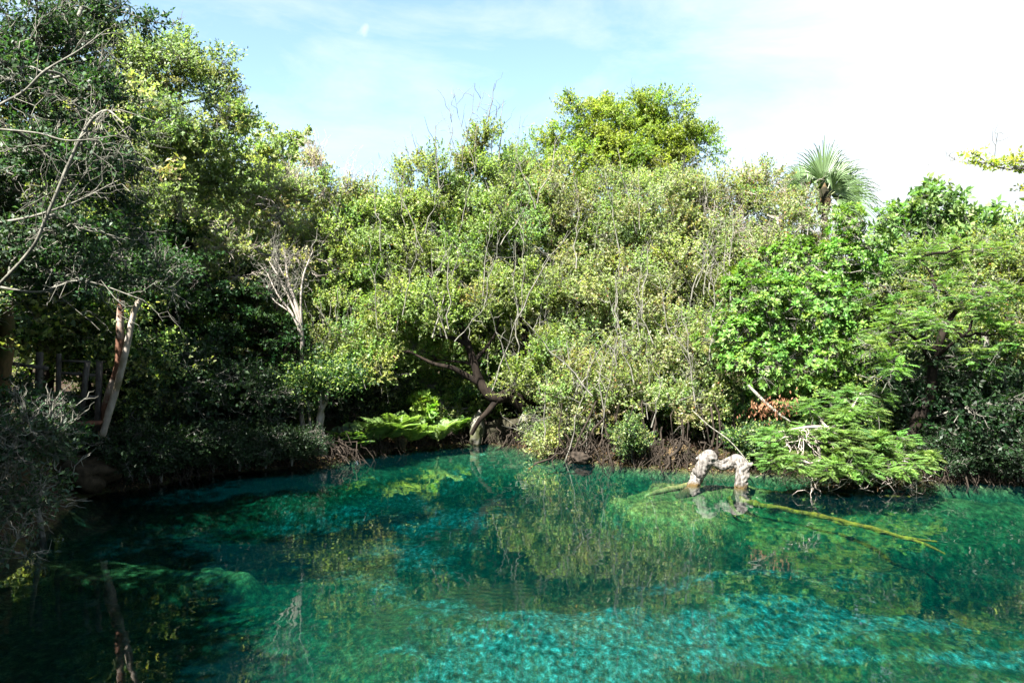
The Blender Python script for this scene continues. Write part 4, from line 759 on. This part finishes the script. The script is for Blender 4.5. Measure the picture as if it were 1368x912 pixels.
s_ = MB(); gnarl(s_, [lb(925, 548, 19.2, .010), lb(948, 569, 18.7, .013), lb(972, 586, 18.3, .013), lb(988, 603, 18.0, .012), lb(1000, 618, 17.8, .010)], 7, 8, .12, 4, 2)
tag(s_.build('fallen_stem', M_grey, origin=W(960, 580, 18.6), smooth=True), 'thin straight dead stem slanting down behind the driftwood', 'stem')
# broken branch with rusty leaves
r = empty('broken_branch', W(1055, 565, 17), 'broken pale branch with hanging rusty dead leaves above the feathery shrub', 'branch')
m = MB(); gnarl(m, [lb(1000, 515, 18, .03), lb(1020, 535, 17.5, .034), lb(1040, 552, 17.1, .03), lb(1056, 563, 16.9, .012)], 9, 8, .12, 4, 2); m.build('stem', M_grey, r, smooth=True)
rs = np.random.RandomState(12); n = 240; c = np.where(rs.rand(n, 1) < .6, W(1018, 545, 17.3)[None], W(1048, 541, 17)[None]); ps = c+rs.randn(n, 3)*np.array([.20, .1, .13])
m = MB(); leaf_quads(m, ps, unit(rs.randn(n, 3)*.4+np.array([0, 0, -1])), unit(rs.randn(n, 3)), rs.uniform(.07, .12, n), rs.uniform(.02, .04, n), colors([(.13, .06, .03), (.20, .10, .055)], n, rs)); m.build('dead_leaves', M_dead, r)

# ---- wooden rail and steps
def beam(mb, a, b, w, h):
    a = np.asarray(a, float); b = np.asarray(b, float); d = unit(b-a); s = unit(np.cross(d, np.array([0, 1., .01]) if abs(d[1]) < .7 else np.array([0, 0, 1.]))); u = np.cross(s, d); V = []
    for p, q_ in ((a, 1), (b, 1)):
        for sx, sy in ((-1, -1), (1, -1), (1, 1), (-1, 1)): V.append(p+s*sx*w/2+u*sy*h/2)
    mb.add(V, [(0, 3, 2, 1), (4, 5, 6, 7), (0, 1, 5, 4), (1, 2, 6, 5), (2, 3, 7, 6), (3, 0, 4, 7)])
DR = 15.0
def part(parent, name, *beams, m=M_wood, lab=None):
    mb = MB()
    for b_ in beams: beam(mb, *b_)
    o = mb.build(name, m, parent); return o
r = empty('wooden_rail', W(50, 545, 14.6), 'weathered grey wooden rail fence at the left edge beside the mossy trunk', 'fence')
part(r, 'post', (W(53, 470, 14.6), W(50, 560, 14.6), .09, .09)); part(r, 'post', (W(-20, 460, 14.4), W(-20, 560, 14.4), .09, .09))
part(r, 'rail', (W(-25, 480, 14.3), W(64, 492, 14.5), .06, .08)); part(r, 'rail', (W(-25, 522, 14.3), W(64, 526, 14.5), .04, .07))
r = empty('wooden_steps', W(108, 562, 15.4), 'weathered wooden steps with posts and cross rails over a reddish plank by the peeling tree', 'steps')
part(r, 'post', (W(79, 472, 15.3), W(77, 572, 15.3), .07, .07)); part(r, 'post', (W(133, 482, 15.5), W(130, 575, 15.5), .09, .09))
part(r, 'post', (W(117, 484, 15.2), W(108, 555, 15.2), .08, .08)); part(r, 'rail', (W(82, 482, 15.25), W(121, 483, 15.4), .04, .05)); part(r, 'rail', (W(82, 498, 15.1), W(127, 501, 15.4), .05, .09))
part(r, 'rail', (W(82, 530, 15.1), W(130, 530, 15.4), .05, .11)); part(r, 'plank', (W(78, 566, 15.1), W(136, 564, 15.3), .05, .4), m=M_plank); part(r, 'riser', (W(92, 545, 15.7), W(92, 572, 15.7), .05, .05), m=M_plank)

# ---- what lies along the water's edge: a tangle of roots and dead twigs, and fallen leaves
rs = np.random.RandomState(301); rt = MB(); lt = MB()
shp = np.array([(( x-CX)/F*(CAMZ*F/(y-CY)), CAMZ*F/(y-CY)) for x, y in shore_px]); seg = np.r_[0, np.cumsum(np.linalg.norm(np.diff(shp, axis=0), axis=1))]
n = 1100; u = rs.uniform(0, seg[-1], n); bx = np.interp(u, seg, shp[:, 0]); by = np.interp(u, seg, shp[:, 1])
a = np.c_[bx+rs.randn(n)*.1, by+rs.uniform(.1, .6, n), rs.uniform(.15, .75, n)]; b = np.c_[bx+rs.randn(n)*.35, by-rs.uniform(-.1, .28, n), rs.uniform(-.12, .10, n)]
V, q = tubes(wig(a, b, 7, .07, rs, .1), np.linspace(1, .5, 7)[None]*(rs.gamma(1.6, .0055, n)+.003)[:, None], 4); rt.add(V, q)
tag(rt.build('root_tangle', M_root), 'tangle of thin brown roots and dead twigs along the waterline of the far bank', 'roots', kind='stuff')
n = 15000; u = rs.uniform(0, seg[-1], n); x = np.interp(u, seg, shp[:, 0])+rs.randn(n)*.15; y = np.interp(u, seg, shp[:, 1])+rs.uniform(-.15, 1.5, n); z = ground_z(x, y)+.015; k = z > .01
ps = np.c_[x, y, z][k]; m_ = len(ps); leaf_quads(lt, ps, unit(rs.randn(m_, 3)*np.array([1, 1, .3])), unit(rs.randn(m_, 3)*.4+np.array([0, 0, 1])), rs.uniform(.05, .11, m_), rs.uniform(.025, .05, m_), colors([(.07, .04, .02), (.11, .07, .035), (.04, .05, .015), (.15, .11, .06)], m_, rs))
tag(lt.build('leaf_litter', M_dead), 'fallen brown leaves lying on the far bank', 'leaf litter', kind='stuff')
